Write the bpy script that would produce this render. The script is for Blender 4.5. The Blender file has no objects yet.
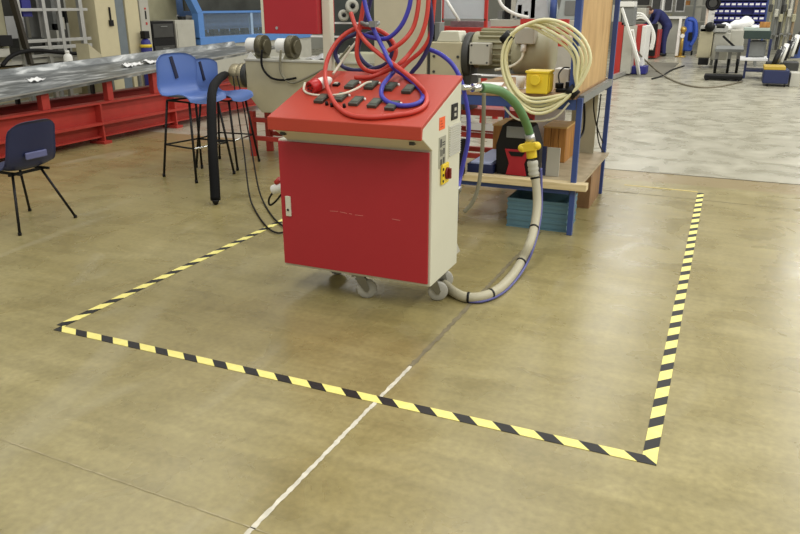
import bpy, math, random
from mathutils import Vector, Matrix, Euler
random.seed(7)
sc = bpy.context.scene
COL = sc.collection
PI = math.pi

# ------------------------------------------------------------------ camera (1.5 m eye height)
FPX, YAW, PITCH = 729.18, 0.41014, 0.34467
EYE = Vector((0, 0, 1.5))
CF = Vector((-math.sin(YAW)*math.cos(PITCH), math.cos(YAW)*math.cos(PITCH), -math.sin(PITCH)))
CR = Vector((math.cos(YAW), math.sin(YAW), 0))
CU = CR.cross(CF)
cam = bpy.data.cameras.new('camera'); cam.sensor_width = 36; cam.lens = FPX/800*36
cam.clip_start = 0.05; cam.clip_end = 200
co = bpy.data.objects.new('camera', cam); COL.objects.link(co)
co.location = EYE; co.rotation_euler = (PI/2-PITCH, 0, YAW); sc.camera = co

def ray(px, py): return CF + CR*(px-400)/FPX + CU*(267-py)/FPX
def on_floor(px, py, z=0.0):
    d = ray(px, py); t = (z-1.5)/d.z; return EYE + d*t
def at(px, py, axis, val):
    d = ray(px, py); t = (val-EYE[axis])/d[axis]; return EYE + d*t
def atY(px, py, y): return at(px, py, 1, y)
def atX(px, py, x): return at(px, py, 0, x)

# ------------------------------------------------------------------ materials
def lin(c):
    c /= 255.0
    return c/12.92 if c <= 0.04045 else ((c+0.055)/1.055)**2.4
def rgb(r, g, b): return (lin(r), lin(g), lin(b), 1)
MATS = {}
def mat(name, c, rough=0.5, metal=0.0, var=0.12, scale=9.0, spec=0.5, bump=0.0, emit=0, trans=0):
    if name in MATS: return MATS[name]
    m = bpy.data.materials.new(name); m.use_nodes = True
    nt = m.node_tree; p = nt.nodes['Principled BSDF']
    p.inputs['Roughness'].default_value = rough; p.inputs['Metallic'].default_value = metal
    p.inputs['Specular IOR Level'].default_value = spec
    tc = nt.nodes.new('ShaderNodeTexCoord'); n = nt.nodes.new('ShaderNodeTexNoise')
    n.inputs['Scale'].default_value = scale; n.inputs['Detail'].default_value = 5
    nt.links.new(tc.outputs['Object'], n.inputs['Vector'])
    mx = nt.nodes.new('ShaderNodeMix'); mx.data_type = 'RGBA'
    base = rgb(*c); dk = tuple(v*(1-var*1.6) for v in base[:3])+(1,); lt = tuple(min(1, v*(1+var*.7)) for v in base[:3])+(1,)
    mx.inputs['A'].default_value = dk; mx.inputs['B'].default_value = lt
    nt.links.new(n.outputs['Fac'], mx.inputs['Factor'])
    nt.links.new(mx.outputs['Result'], p.inputs['Base Color'])
    if bump:
        b = nt.nodes.new('ShaderNodeBump'); b.inputs['Strength'].default_value = bump; b.inputs['Distance'].default_value = .01
        nt.links.new(n.outputs['Fac'], b.inputs['Height']); nt.links.new(b.outputs['Normal'], p.inputs['Normal'])
    if trans:
        p.inputs['Transmission Weight'].default_value = trans
    if emit:
        p.inputs['Emission Color'].default_value = base; p.inputs['Emission Strength'].default_value = emit
    MATS[name] = m
    return m
RED = mat('red_paint', (186, 52, 44), .45, var=.06, scale=4)
TOPRED = mat('red_paint_lit_top', (180, 62, 42), .45, var=.05, scale=4)  # cabinet red with the overhead light's orange sheen put into the colour
DOORRED = mat('red_paint_shaded_front', (174, 38, 48), .42, var=.05, scale=4)  # same red, the deeper tone of its less lit fronts put into the colour
REDD = mat('red_steel_paint', (184, 60, 50), .45, var=.2, scale=6)
CREAM = mat('cream_paint', (212, 211, 190), .45, var=.05, scale=4)
BEIGE = mat('beige_paint', (190, 182, 150), .5, var=.14, scale=5)
OLIVE = mat('olive_grey_paint', (166, 162, 132), .5, var=.14, scale=6)
LGREY = mat('light_grey_paint', (186, 184, 170), .5, var=.12, scale=6)
MGREY = mat('mid_grey_paint', (128, 130, 126), .5, var=.18, scale=6)
DGREY = mat('dark_grey_paint', (62, 62, 58), .5, var=.2, scale=9)
BLACK = mat('black_plastic', (17, 17, 17), .5, spec=.3, var=.1)
BRUB = mat('black_rubber', (16, 15, 14), .65, spec=.25, var=.15, scale=20)
WHITE = mat('white_plastic', (235, 234, 226), .5, var=.05)
PAPER = mat('white_paper', (240, 240, 238), .8, var=.04)
STEEL = mat('bare_steel', (150, 150, 146), .35, 1.0, var=.15, scale=12)
CHROME = mat('chrome_metal', (215, 215, 212), .18, 1.0, var=.05)
ALU = mat('aluminium', (196, 196, 190), .4, .75, var=.1)
BLUEST = mat('blue_steel_paint', (56, 78, 138), .42, var=.12, scale=8)
BLUEDK = mat('dark_blue_paint', (34, 44, 84), .45, var=.12, scale=8)
STOOLB = mat('blue_moulded_plastic', (92, 120, 182), .42, var=.05, scale=3)
NAVY = mat('navy_moulded_plastic', (36, 43, 80), .42, var=.08, scale=3)
BINB = mat('blue_bin_plastic', (42, 44, 128), .5, var=.1)
BRBLUE = mat('bright_blue_plastic', (58, 92, 190), .5, var=.12)
MBLUE = mat('machine_blue_paint', (92, 140, 205), .45, var=.08)
TEAL = mat('teal_crate_plastic', (92, 128, 142), .5, var=.14, scale=12)
REDHOSE = mat('red_hose_rubber', (196, 62, 48), .42, var=.06)
BLUEHOSE = mat('blue_hose_rubber', (62, 62, 168), .42, var=.06)
NAVYHOSE = mat('navy_hose_rubber', (42, 44, 92), .42, var=.06)
GREENHOSE = mat('green_hose_rubber', (98, 140, 90), .5, var=.1)
GREYHOSE = mat('grey_conduit_plastic', (178, 172, 146), .55, var=.08, scale=20)
YCABLE = mat('pale_yellow_cable', (232, 227, 180), .45, var=.04)
WCABLE = mat('white_cable', (222, 218, 196), .5, var=.05)
GCABLE = mat('grey_cable', (128, 124, 104), .5, var=.08)
YELLOW = mat('yellow_plastic', (236, 206, 52), .45, var=.06)
ORANGE = mat('orange_sticker', (238, 104, 50), .6, var=.04)
FOAM = mat('black_padding', (13, 13, 13), .8, spec=.2, var=.2, scale=30, bump=.2)
SKIN = mat('skin', (196, 150, 122), .6, var=.06)
HAIR = mat('brown_hair', (70, 48, 32), .7, var=.2, scale=60)
OVERALL = mat('navy_cloth', (40, 46, 98), .85, var=.2, scale=12)
GREENP = mat('green_plastic', (70, 110, 80), .5)
GLASSY = mat('smoked_pane', (150, 156, 160), .1, 0, var=.05)
def glass_mat(name, tint, alpha):
    m = bpy.data.materials.new(name); m.use_nodes = True
    nt = m.node_tree; p = nt.nodes['Principled BSDF']
    p.inputs['Base Color'].default_value = rgb(*tint); p.inputs['Roughness'].default_value = .08
    p.inputs['Alpha'].default_value = alpha
    return m
PANE = glass_mat('clear_pane', (190, 205, 210), .10)
PANE2 = glass_mat('hazy_clear_hood', (215, 220, 224), .55)

def wood(name, c1, c2, scale=(2, 14, 14), rough=.6):
    m = bpy.data.materials.new(name); m.use_nodes = True
    nt = m.node_tree; p = nt.nodes['Principled BSDF']; p.inputs['Roughness'].default_value = rough
    tc = nt.nodes.new('ShaderNodeTexCoord'); mp = nt.nodes.new('ShaderNodeMapping'); mp.inputs['Scale'].default_value = scale
    n = nt.nodes.new('ShaderNodeTexNoise'); n.inputs['Scale'].default_value = 3; n.inputs['Detail'].default_value = 8; n.inputs['Distortion'].default_value = .4
    r = nt.nodes.new('ShaderNodeValToRGB')
    r.color_ramp.elements[0].position = .3; r.color_ramp.elements[0].color = rgb(*c1)
    r.color_ramp.elements[1].position = .72; r.color_ramp.elements[1].color = rgb(*c2)
    nt.links.new(tc.outputs['Object'], mp.inputs['Vector']); nt.links.new(mp.outputs['Vector'], n.inputs['Vector'])
    nt.links.new(n.outputs['Fac'], r.inputs['Fac']); nt.links.new(r.outputs['Color'], p.inputs['Base Color'])
    return m
PLY = wood('plywood_board', (176, 140, 88), (206, 172, 116), (3, 3, 1.2))
CHIP = wood('worktop_board', (134, 104, 70), (176, 142, 100), (3, 3, 3))
PINE = wood('pale_pine', (206, 186, 138), (232, 214, 172), (1.5, 16, 16))
CRATEW = wood('crate_wood', (140, 92, 40), (196, 140, 70), (12, 12, 1.5))
DWOOD = wood('brown_plywood', (110, 80, 50), (160, 122, 82), (3, 3, 1))
DUSTY = wood('dusty_shelf_board', (150, 136, 108), (186, 170, 138), (3, 3, 3))

def sheet_mat():
    m = bpy.data.materials.new('scuffed_grey_sheet'); m.use_nodes = True
    nt = m.node_tree; p = nt.nodes['Principled BSDF']
    tc = nt.nodes.new('ShaderNodeTexCoord'); mp = nt.nodes.new('ShaderNodeMapping')
    mp.inputs['Scale'].default_value = (5, 1.3, 3); mp.inputs['Rotation'].default_value = (0, 0, .5)
    n = nt.nodes.new('ShaderNodeTexNoise'); n.inputs['Scale'].default_value = 2.2; n.inputs['Detail'].default_value = 9; n.inputs['Distortion'].default_value = .7
    r = nt.nodes.new('ShaderNodeValToRGB'); e = r.color_ramp.elements
    e[0].position = .36; e[0].color = rgb(92, 95, 95); e[1].position = .68; e[1].color = rgb(200, 202, 200)
    x = e.new(.54); x.color = rgb(134, 137, 136)
    nt.links.new(tc.outputs['Object'], mp.inputs['Vector']); nt.links.new(mp.outputs['Vector'], n.inputs['Vector'])
    nt.links.new(n.outputs['Fac'], r.inputs['Fac']); nt.links.new(r.outputs['Color'], p.inputs['Base Color'])
    p.inputs['Metallic'].default_value = .35
    rr = nt.nodes.new('ShaderNodeMapRange'); rr.inputs['To Min'].default_value = .25; rr.inputs['To Max'].default_value = .55
    nt.links.new(n.outputs['Fac'], rr.inputs['Value']); nt.links.new(rr.outputs['Result'], p.inputs['Roughness'])
    return m
SHEET = sheet_mat()

def tape_mat():
    m = bpy.data.materials.new('hazard_tape'); m.use_nodes = True
    nt = m.node_tree; p = nt.nodes['Principled BSDF']; p.inputs['Roughness'].default_value = .5
    L = nt.links
    tc = nt.nodes.new('ShaderNodeTexCoord'); sp = nt.nodes.new('ShaderNodeSeparateXYZ'); L.new(tc.outputs['Object'], sp.inputs['Vector'])
    a = nt.nodes.new('ShaderNodeMath'); a.operation = 'ADD'; L.new(sp.outputs['X'], a.inputs[0]); L.new(sp.outputs['Y'], a.inputs[1])
    d = nt.nodes.new('ShaderNodeMath'); d.operation = 'DIVIDE'; d.inputs[1].default_value = .163; L.new(a.outputs[0], d.inputs[0])
    f = nt.nodes.new('ShaderNodeMath'); f.operation = 'FRACT'; L.new(d.outputs[0], f.inputs[0])
    g = nt.nodes.new('ShaderNodeMath'); g.operation = 'GREATER_THAN'; g.inputs[1].default_value = .56; L.new(f.outputs[0], g.inputs[0])
    n = nt.nodes.new('ShaderNodeTexNoise'); n.inputs['Scale'].default_value = 30; n.inputs['Detail'].default_value = 6; L.new(tc.outputs['Object'], n.inputs['Vector'])
    yl = nt.nodes.new('ShaderNodeMix'); yl.data_type = 'RGBA'; yl.inputs['A'].default_value = rgb(226, 214, 110); yl.inputs['B'].default_value = rgb(250, 240, 150)
    L.new(n.outputs['Fac'], yl.inputs['Factor'])
    bk = nt.nodes.new('ShaderNodeMix'); bk.data_type = 'RGBA'; bk.inputs['A'].default_value = rgb(12, 12, 11); bk.inputs['B'].default_value = rgb(34, 32, 28)
    L.new(n.outputs['Fac'], bk.inputs['Factor'])
    mx = nt.nodes.new('ShaderNodeMix'); mx.data_type = 'RGBA'; L.new(g.outputs[0], mx.inputs['Factor'])
    L.new(yl.outputs['Result'], mx.inputs['A']); L.new(bk.outputs['Result'], mx.inputs['B'])
    L.new(mx.outputs['Result'], p.inputs['Base Color'])
    return m
TAPE = tape_mat()
FADED = mat('faded_yellow_tape', (214, 196, 120), .6, var=.2, scale=40)

def floor_mat():
    m = bpy.data.materials.new('sealed_concrete'); m.use_nodes = True
    nt = m.node_tree; p = nt.nodes['Principled BSDF']; L = nt.links
    tc = nt.nodes.new('ShaderNodeTexCoord')
    def noise(s, det=6, dist=0, scale=(1, 1, 1), rot=0):
        mp = nt.nodes.new('ShaderNodeMapping'); mp.inputs['Scale'].default_value = scale; mp.inputs['Rotation'].default_value = (0, 0, rot)
        L.new(tc.outputs['Object'], mp.inputs['Vector'])
        n = nt.nodes.new('ShaderNodeTexNoise'); n.inputs['Scale'].default_value = s; n.inputs['Detail'].default_value = det; n.inputs['Distortion'].default_value = dist
        L.new(mp.outputs['Vector'], n.inputs['Vector']); return n.outputs['Fac']
    def ramp(src, stops):
        r = nt.nodes.new('ShaderNodeValToRGB'); e = r.color_ramp.elements
        e[0].position, e[0].color = stops[0]; e[1].position, e[1].color = stops[-1]
        for q, c in stops[1:-1]:
            x = e.new(q); x.color = c
        L.new(src, r.inputs['Fac']); return r.outputs['Color']
    def mix(a, b, f, mode='MIX'):
        x = nt.nodes.new('ShaderNodeMix'); x.data_type = 'RGBA'; x.blend_type = mode
        for s, k in ((a, 'A'), (b, 'B'), (f, 'Factor')):
            if hasattr(s, 'links'): L.new(s, x.inputs[k])
            else: x.inputs[k].default_value = s
        return x.outputs['Result']
    big = noise(.55, 4, .6); mid = noise(3.2, 8, .5); fine = noise(38, 6); strk = noise(2.4, 7, .3, (.5, 5, 1), .9); strk2 = noise(3, 7, .2, (6, .7, 1), .35)
    base = ramp(mid, [(.25, rgb(133, 121, 76)), (.5, rgb(154, 142, 94)), (.75, rgb(169, 157, 110))])
    base = mix(base, ramp(big, [(.35, rgb(133, 119, 73)), (.65, rgb(169, 159, 118))]), .45)
    base = mix(base, ramp(strk, [(.3, (.72, .72, .7, 1)), (.7, (1.12, 1.12, 1.12, 1))]), .55, 'MULTIPLY')
    base = mix(base, ramp(strk2, [(.3, (.8, .8, .78, 1)), (.7, (1.1, 1.1, 1.1, 1))]), .3, 'MULTIPLY')
    base = mix(base, ramp(fine, [(.3, (.7, .7, .7, 1)), (.7, (1.15, 1.15, 1.15, 1))]), .5, 'MULTIPLY')
    # bare, paler concrete beyond the joint at y = 7.2
    pale = ramp(mid, [(.3, rgb(150, 146, 126)), (.7, rgb(182, 178, 158))])
    pale = mix(pale, ramp(strk, [(.3, (.8, .8, .8, 1)), (.7, (1.05, 1.05, 1.05, 1))]), .15, 'MULTIPLY')
    sp = nt.nodes.new('ShaderNodeSeparateXYZ'); L.new(tc.outputs['Object'], sp.inputs['Vector'])
    gt = nt.nodes.new('ShaderNodeMath'); gt.operation = 'GREATER_THAN'; gt.inputs[1].default_value = 7.22; L.new(sp.outputs['Y'], gt.inputs[0])
    col = mix(base, pale, gt.outputs[0])
    lt = nt.nodes.new('ShaderNodeMath'); lt.operation = 'GREATER_THAN'; lt.inputs[1].default_value = 6.82; L.new(sp.outputs['Y'], lt.inputs[0])
    sb = nt.nodes.new('ShaderNodeMath'); sb.operation = 'SUBTRACT'; L.new(lt.outputs[0], sb.inputs[0]); L.new(gt.outputs[0], sb.inputs[1])
    col = mix(col, rgb(146, 130, 92), sb.outputs[0])
    # worn whitish scuffs
    sc1 = ramp(noise(1.7, 10, 1.2, (1, .35, 1), .9), [(.6, (0, 0, 0, 1)), (.78, (1, 1, 1, 1))])
    sc2 = nt.nodes.new('ShaderNodeMath'); sc2.operation = 'MULTIPLY'; sc2.inputs[1].default_value = .38; L.new(sc1, sc2.inputs[0])
    col = mix(col, rgb(188, 182, 158), sc2.outputs[0])
    L.new(col, p.inputs['Base Color'])
    rr = nt.nodes.new('ShaderNodeMapRange'); rr.inputs['To Min'].default_value = .16; rr.inputs['To Max'].default_value = .42
    L.new(mid, rr.inputs['Value']); L.new(rr.outputs['Result'], p.inputs['Roughness'])
    b = nt.nodes.new('ShaderNodeBump'); b.inputs['Strength'].default_value = .06; b.inputs['Distance'].default_value = .01
    L.new(strk, b.inputs['Height']); L.new(b.outputs['Normal'], p.inputs['Normal'])
    return m
FLOORM = floor_mat()

# ------------------------------------------------------------------ mesh builder
def spline(pts, sub=6, closed=False):
    P = [Vector(p) for p in pts]
    if len(P) < 3: return P
    out = []; n = len(P)
    rng = range(n if closed else n-1)
    for i in rng:
        if closed: a, b, c, d = P[(i-1) % n], P[i], P[(i+1) % n], P[(i+2) % n]
        else: a, b, c, d = P[max(i-1, 0)], P[i], P[i+1], P[min(i+2, n-1)]
        for k in range(sub):
            t = k/sub
            out.append(.5*((2*b)+(c-a)*t+(2*a-5*b+4*c-d)*t*t+(3*b-a-3*c+d)*t**3))
    if not closed: out.append(P[-1])
    return out
class MB:
    def __init__(s): s.v = []; s.f = []; s.sm = []
    def add(s, vs, fs, smooth=False, M=None):
        o = len(s.v)
        s.v += [(M @ Vector(q)) if M else Vector(q) for q in vs]
        s.f += [[i+o for i in f] for f in fs]; s.sm += [smooth]*len(fs); return s
    def bx(s, x0, x1, y0, y1, z0, z1, M=None):
        vs = [(x, y, z) for z in (z0, z1) for y in (y0, y1) for x in (x0, x1)]
        return s.add(vs, [(0, 2, 3, 1), (4, 5, 7, 6), (0, 1, 5, 4), (2, 6, 7, 3), (0, 4, 6, 2), (1, 3, 7, 5)], False, M)
    def bar(s, a, b, w, h=None, up=(0, 0, 1)):
        a, b = Vector(a), Vector(b); h = h or w
        d = (b-a).normalized(); u = Vector(up)
        if abs(d.dot(u)) > .98: u = Vector((0, 1, 0))
        r = d.cross(u).normalized(); u = r.cross(d)
        vs = [p+r*i*w/2+u*j*h/2 for p in (a, b) for i, j in ((-1, -1), (1, -1), (1, 1), (-1, 1))]
        return s.add(vs, [(3, 2, 1, 0), (4, 5, 6, 7), (0, 1, 5, 4), (1, 2, 6, 5), (2, 3, 7, 6), (3, 0, 4, 7)])
    def tube(s, pts, r, n=8, sub=6, closed=False, raw=False):
        P = [Vector(p) for p in pts] if raw else spline(pts, sub, closed)
        m = len(P); R = r if callable(r) else (lambda t: r)
        T = [((P[(i+1) % m]-P[i-1]) if closed else (P[min(i+1, m-1)]-P[max(i-1, 0)])).normalized() for i in range(m)]
        u = Vector((0, 0, 1)) if abs(T[0].z) < .9 else Vector((1, 0, 0))
        u = (u-T[0]*u.dot(T[0])).normalized(); vs = []
        for i in range(m):
            u = (u-T[i]*u.dot(T[i])).normalized(); w = T[i].cross(u); rad = R(i/(m-1))
            vs += [P[i]+(u*math.cos(2*PI*k/n)+w*math.sin(2*PI*k/n))*rad for k in range(n)]
        fs = []
        for i in range(m if closed else m-1):
            j = (i+1) % m
            fs += [(i*n+k, i*n+(k+1) % n, j*n+(k+1) % n, j*n+k) for k in range(n)]
        s.add(vs, fs, True)
        if not closed:
            o = len(s.v)-m*n
            s.f += [[o+k for k in reversed(range(n))], [o+(m-1)*n+k for k in range(n)]]; s.sm += [False, False]
        return s
    def cyl(s, a, b, r, r2=None, n=20):
        r2 = r if r2 is None else r2
        return s.tube([a, b], (lambda t: r+(r2-r)*t), n, raw=True)
    def lathe(s, prof, c, axis=(0, 0, 1), n=24):
        ax = Vector(axis).normalized(); q = Vector((0, 0, 1)).rotation_difference(ax).to_matrix().to_4x4()
        M = Matrix.Translation(Vector(c)) @ q; m = len(prof)
        vs = [(r*math.cos(2*PI*k/n), r*math.sin(2*PI*k/n), z) for r, z in prof for k in range(n)]
        fs = [(i*n+k, i*n+(k+1) % n, (i+1)*n+(k+1) % n, (i+1)*n+k) for i in range(m-1) for k in range(n)]
        return s.add(vs, fs, True, M)
    def prism(s, poly, axis, a, b):
        n = len(poly)
        def mk(p, w):
            return ((w, p[0], p[1]), (p[0], w, p[1]), (p[0], p[1], w))[axis]
        vs = [mk(p, a) for p in poly]+[mk(p, b) for p in poly]
        return s.add(vs, [list(range(n))[::-1], list(range(n, 2*n))]+[(i, (i+1) % n, n+(i+1) % n, n+i) for i in range(n)])
    def ball(s, c, r, n=14, m=9, M=None):
        rr = r if hasattr(r, '__len__') else (r, r, r); vs = []; c = Vector(c)
        for i in range(m+1):
            th = PI*i/m
            for k in range(n):
                q = Vector((rr[0]*math.sin(th)*math.cos(2*PI*k/n), rr[1]*math.sin(th)*math.sin(2*PI*k/n), rr[2]*math.cos(th)))
                vs.append(c+((M @ q) if M else q))
        fs = [(i*n+k, (i+1)*n+k, (i+1)*n+(k+1) % n, i*n+(k+1) % n) for i in range(m) for k in range(n)]
        return s.add(vs, fs, True)
    def shell(s, fn, nu, nv, th):
        P = [[Vector(fn(i/nu, j/nv)) for j in range(nv+1)] for i in range(nu+1)]
        def nrm(i, j):
            a = P[min(i+1, nu)][j]-P[max(i-1, 0)][j]; b = P[i][min(j+1, nv)]-P[i][max(j-1, 0)]
            return a.cross(b).normalized()
        w = nv+1; top = [P[i][j] for i in range(nu+1) for j in range(w)]
        bot = [P[i][j]-nrm(i, j)*th for i in range(nu+1) for j in range(w)]; N = len(top)
        fs = []
        for i in range(nu):
            for j in range(nv):
                a, b, c, d = i*w+j, (i+1)*w+j, (i+1)*w+j+1, i*w+j+1
                fs += [(a, b, c, d), (N+d, N+c, N+b, N+a)]
        s.add(top+bot, fs, True)
        o = len(s.v)-2*N; e = []
        for i in range(nu): e += [((i+1)*w, i*w), (i*w+nv, (i+1)*w+nv)]
        for j in range(nv): e += [(j, j+1), (nu*w+j+1, nu*w+j)]
        for a, b in e: s.f.append([o+a, o+N+a, o+N+b, o+b]); s.sm.append(False)
        return s
    def build(s, name, m, parent=None, bevel=0, origin=None):
        off = Vector((0, 0, 0))
        if parent is not None:
            q = parent
            while q is not None: off = off+q.location; q = q.parent
        if origin is not None: off = Vector(origin)
        me = bpy.data.meshes.new(name)
        me.from_pydata([tuple(v-off) for v in s.v], [], s.f)
        me.polygons.foreach_set('use_smooth', s.sm); me.update()
        me.materials.append(m)
        o = bpy.data.objects.new(name, me); COL.objects.link(o)
        if parent is not None: o.parent = parent
        elif origin is not None: o.location = off
        if bevel:
            b = o.modifiers.new('bevel', 'BEVEL'); b.width = bevel; b.segments = 2; b.limit_method = 'ANGLE'; b.angle_limit = .7
        return o
def tag(o, label, cat, group=None, kind=None):
    o['label'] = label; o['category'] = cat
    if group: o['group'] = group
    if kind: o['kind'] = kind
    return o
def thing(name, label, cat, loc=(0, 0, 0), group=None):
    o = bpy.data.objects.new(name, None); COL.objects.link(o); o.location = loc; o.empty_display_size = .1
    return tag(o, label, cat, group)
def struct(name, mb, m, bevel=0):
    o = mb.build(name, m, None, bevel); o['kind'] = 'structure'; return o
def single(name, label, cat, mb, m, bevel=0, group=None):
    c = sum(mb.v, Vector())/len(mb.v); c.z = min(v.z for v in mb.v)
    return tag(mb.build(name, m, None, bevel, origin=c), label, cat, group)
def kids(o): return [c for c in bpy.data.objects if c.parent == o]
def copy_tree(o, parent=None):
    c = o.copy(); COL.objects.link(c)
    if parent is not None: c.parent = parent
    for ch in kids(o): copy_tree(ch, c)
    return c

# ================================================================== SETTING
struct('floor', MB().bx(-14, 9, -2, 34, -.1, 0), FLOORM)
WALLM = mat('hall_wall_paint', (176, 176, 164), .8, var=.12, scale=1.5)
struct('wall_back', MB().bx(-14, 9, 34, 34.2, 0, 7), WALLM)
struct('wall_left', MB().bx(-14.2, -14, -2, 34, 0, 7), WALLM)
# joints in the slab: white-painted strip, then bare dark filler
PAINT = mat('worn_white_paint', (222, 216, 196), .7, var=.35, scale=25)
FILL = mat('joint_filler', (128, 118, 90), .8, var=.3, scale=20)
FILL2 = mat('pale_joint_filler', (178, 166, 130), .8, var=.3, scale=20)
DARKJ = mat('dark_joint_filler', (70, 62, 46), .9, var=.3, scale=20)  # darkest filler colour, for the far joint
m = MB(); N = 60
def strip(m, p0, p1, w, jag, n=60, z=.0015):
    p0, p1 = Vector(p0), Vector(p1); d = (p1-p0).normalized(); r = Vector((-d.y, d.x, 0)); vs = []
    for i in range(n+1):
        q = p0.lerp(p1, i/n)
        a = w/2+random.uniform(-jag, jag); b = w/2+random.uniform(-jag, jag)
        vs += [q-r*a+Vector((0, 0, z)), q+r*b+Vector((0, 0, z))]
    m.add(vs, [(2*i, 2*i+2, 2*i+3, 2*i+1) for i in range(n)])
    return m
struct('trim_1', strip(MB(), (-1.237, -2.0, 0), (-1.105, 2.66, 0), .017, .0026, 300), PAINT)
struct('trim_2', strip(MB(), (-1.105, 2.66, 0), (-1.05, 4.9, 0), .022, .005, 90), FILL)
struct('trim_3', strip(MB(), (-9.0, 1.75, 0), (-1.0, 1.488, 0), .004, .002, 400), FILL2)
struct('trim_4', strip(MB(), (-1.6, 7.23, 0), (9, 7.2, 0), .02, .004, 160), DARKJ)
struct('trim_5', strip(MB(), (-.85, 6.33, 0), (9, 5.95, 0), .012, .004, 160), FILL)

# ================================================================== FLOOR TAPE
def tape(p0, p1, label, m=TAPE, w=.05, name='floor_tape', flip=1, ph=0):
    p0, p1 = Vector(p0), Vector(p1); L = (p1-p0).length
    mb = MB().bx(-ph, L-ph, -w/2, w/2, .0005, .0022)
    if flip < 0:
        mb = MB().bx(-L+ph, ph, -w/2, w/2, .0005, .0022)
    o = mb.build(name, m)
    d = (p1-p0).normalized()
    ang = math.atan2(d.y, d.x) + (PI if flip < 0 else 0)
    o.rotation_euler = (0, 0, ang)
    o.location = p0 + d*ph
    return tag(o, label, 'floor tape', 'hazard tape marking the machine bay')
tape((-2.86, 2.338, 0), (-.041, 2.342, 0), 'black and yellow striped floor tape along the front edge of the marked bay', ph=.03)
tape((-.067, 2.367, 0), (-.067, 6.55, 0), 'black and yellow striped floor tape running away on the right, past the bench', ph=.12)
tape((-2.868, 2.364, 0), (-2.868, 6.3, 0), 'black and yellow striped floor tape on the left, running behind the red control cabinet', ph=.06)
tape((-.70, 6.60, 0), (-.09, 6.585, 0), 'faded yellow strip of floor tape closing the far edge of the bay', FADED, .022)

# ================================================================== CONTROL CABINET (red and cream, on castors)
XL, XR, YF, YB = -2.098, -1.237, 3.232, 3.636
cab = thing('control_cabinet', 'red and cream wheeled control cabinet with sloping console, draped with red and blue hoses', 'control cabinet', (-1.67, 3.43, 0))
m = MB().prism([(YF, .15), (YB, .15), (YB, 1.138), (3.10, .964), (3.092, .926), (YF, .846)], 0, -2.045, XR).prism([(YF, .15), (YB, .15), (YB, .846), (YF, .846)], 0, XL, -2.0451)
m.build('body', CREAM, cab, .004)
m = MB().prism([(3.076, .918), (3.076, .982), (3.636, 1.164), (3.642, 1.142), (3.10, .966), (3.092, .918)], 0, -2.055, XR+.004)
m.build('console_top', TOPRED, cab, .004)
d = MB().bx(XL+.006, XR-.012, YF-.014, YF-.001, .166, .838).build('door', DOORRED, cab, .003)
h = MB().bx(-2.062, -2.03, YF-.022, YF-.013, .438, .548).build('latch', CREAM, d, .003); h['label'] = 'cream latch plate'
MB().cyl((-2.046, YF-.026, .474), (-2.046, YF-.02, .474), .006).build('keyhole', BLACK, h)
m = MB()
for a, b in (((330, 211), (338, 211.4)), ((340, 211.8), (347, 213.4)), ((349, 213.6), (352, 214.2)), ((355, 214.9), (363, 215.8)), ((392, 219), (400, 220.4))):
    p, q = atY(*a, YF-.0145), atY(*b, YF-.0145); m.bar(p, q, .0012, .0022)
m.build('scratch_mark', mat('scratched_primer', (214, 130, 120), .7), d)
for px, py in ((284, 131.5), (413, 142.5)):
    p = atY(px, py, 3.15)
    MB().bx(p.x-.012, p.x+.012, 3.13, 3.155, .885, .9).build('catch', DGREY, cab)
# right-hand side fittings
xs = XR
m = MB().bx(xs-.001, xs+.003, 3.452, 3.634, .768, .935)
vent = m.build('vent_grille', CREAM, cab)
m = MB()
for i in range(13):
    z = .778+i*.0118
    m.add([(xs+.003, 3.46, z), (xs+.003, 3.627, z), (xs+.010, 3.627, z+.003), (xs+.010, 3.46, z+.003), (xs+.003, 3.46, z+.0085), (xs+.003, 3.627, z+.0085)],
          [(0, 1, 2, 3), (3, 2, 5, 4), (0, 3, 4), (1, 5, 2)])
m.build('louvre', LGREY, vent)
s = MB().bx(xs, xs+.0025, 3.318, 3.395, .93, .99).build('sticker', ORANGE, cab); s['label'] = 'orange warning sticker'
m = MB()
for i in range(3): m.bx(xs+.0025, xs+.003, 3.33, 3.37-.008*i, .942+.014*i, .947+.014*i)
m.build('print_lines', mat('sticker_print', (190, 60, 30), .6), s)
pl = MB().bx(xs, xs+.003, 3.318, 3.41, .742, .895).build('rating_plate', mat('plate_metal', (176, 176, 160), .4, .4), cab)
m = MB()
for y0, y1, z0, z1 in ((3.33, 3.352, .845, .885), (3.36, 3.40, .862, .868), (3.36, 3.40, .85, .856), (3.335, 3.345, .80, .835), (3.352, 3.364, .80, .83), (3.374, 3.395, .806, .836), (3.335, 3.36, .755, .785), (3.37, 3.395, .76, .79)):
    m.bx(xs+.003, xs+.0036, y0, y1, z0, z1)
m.build('plate_marking', mat('plate_ink', (70, 70, 66), .6), pl)
sw = MB().bx(xs, xs+.014, 3.345, 3.44, .655, .758).build('isolator_switch', YELLOW, cab, .006); sw['label'] = 'yellow isolator with a red knob'
m = MB().cyl((xs+.014, 3.402, .706), (xs+.024, 3.402, .706), .03).build('dial_plate', mat('dark_red_plastic', (120, 26, 22), .45), sw)
m = MB().bx(xs+.024, xs+.038, 3.393, 3.411, .68, .732).build('knob', mat('dark_red_plastic', ()), sw, .003)
m = MB()
for y, z in ((3.352, .675), (3.352, .705), (3.352, .735)): m.cyl((xs+.014, y, z), (xs+.0165, y, z), .007, n=10)
m.build('screw_hole', BLACK, sw)
so = MB().bx(xs, xs+.006, 3.485, 3.575, .955, 1.035).build('connector_socket', BLACK, cab, .003)
m = MB()
for z in (.972, 1.0): m.bx(xs+.006, xs+.008, 3.515, 3.545, z, z+.016)
m.build('connector_port', LGREY, so)
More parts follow.
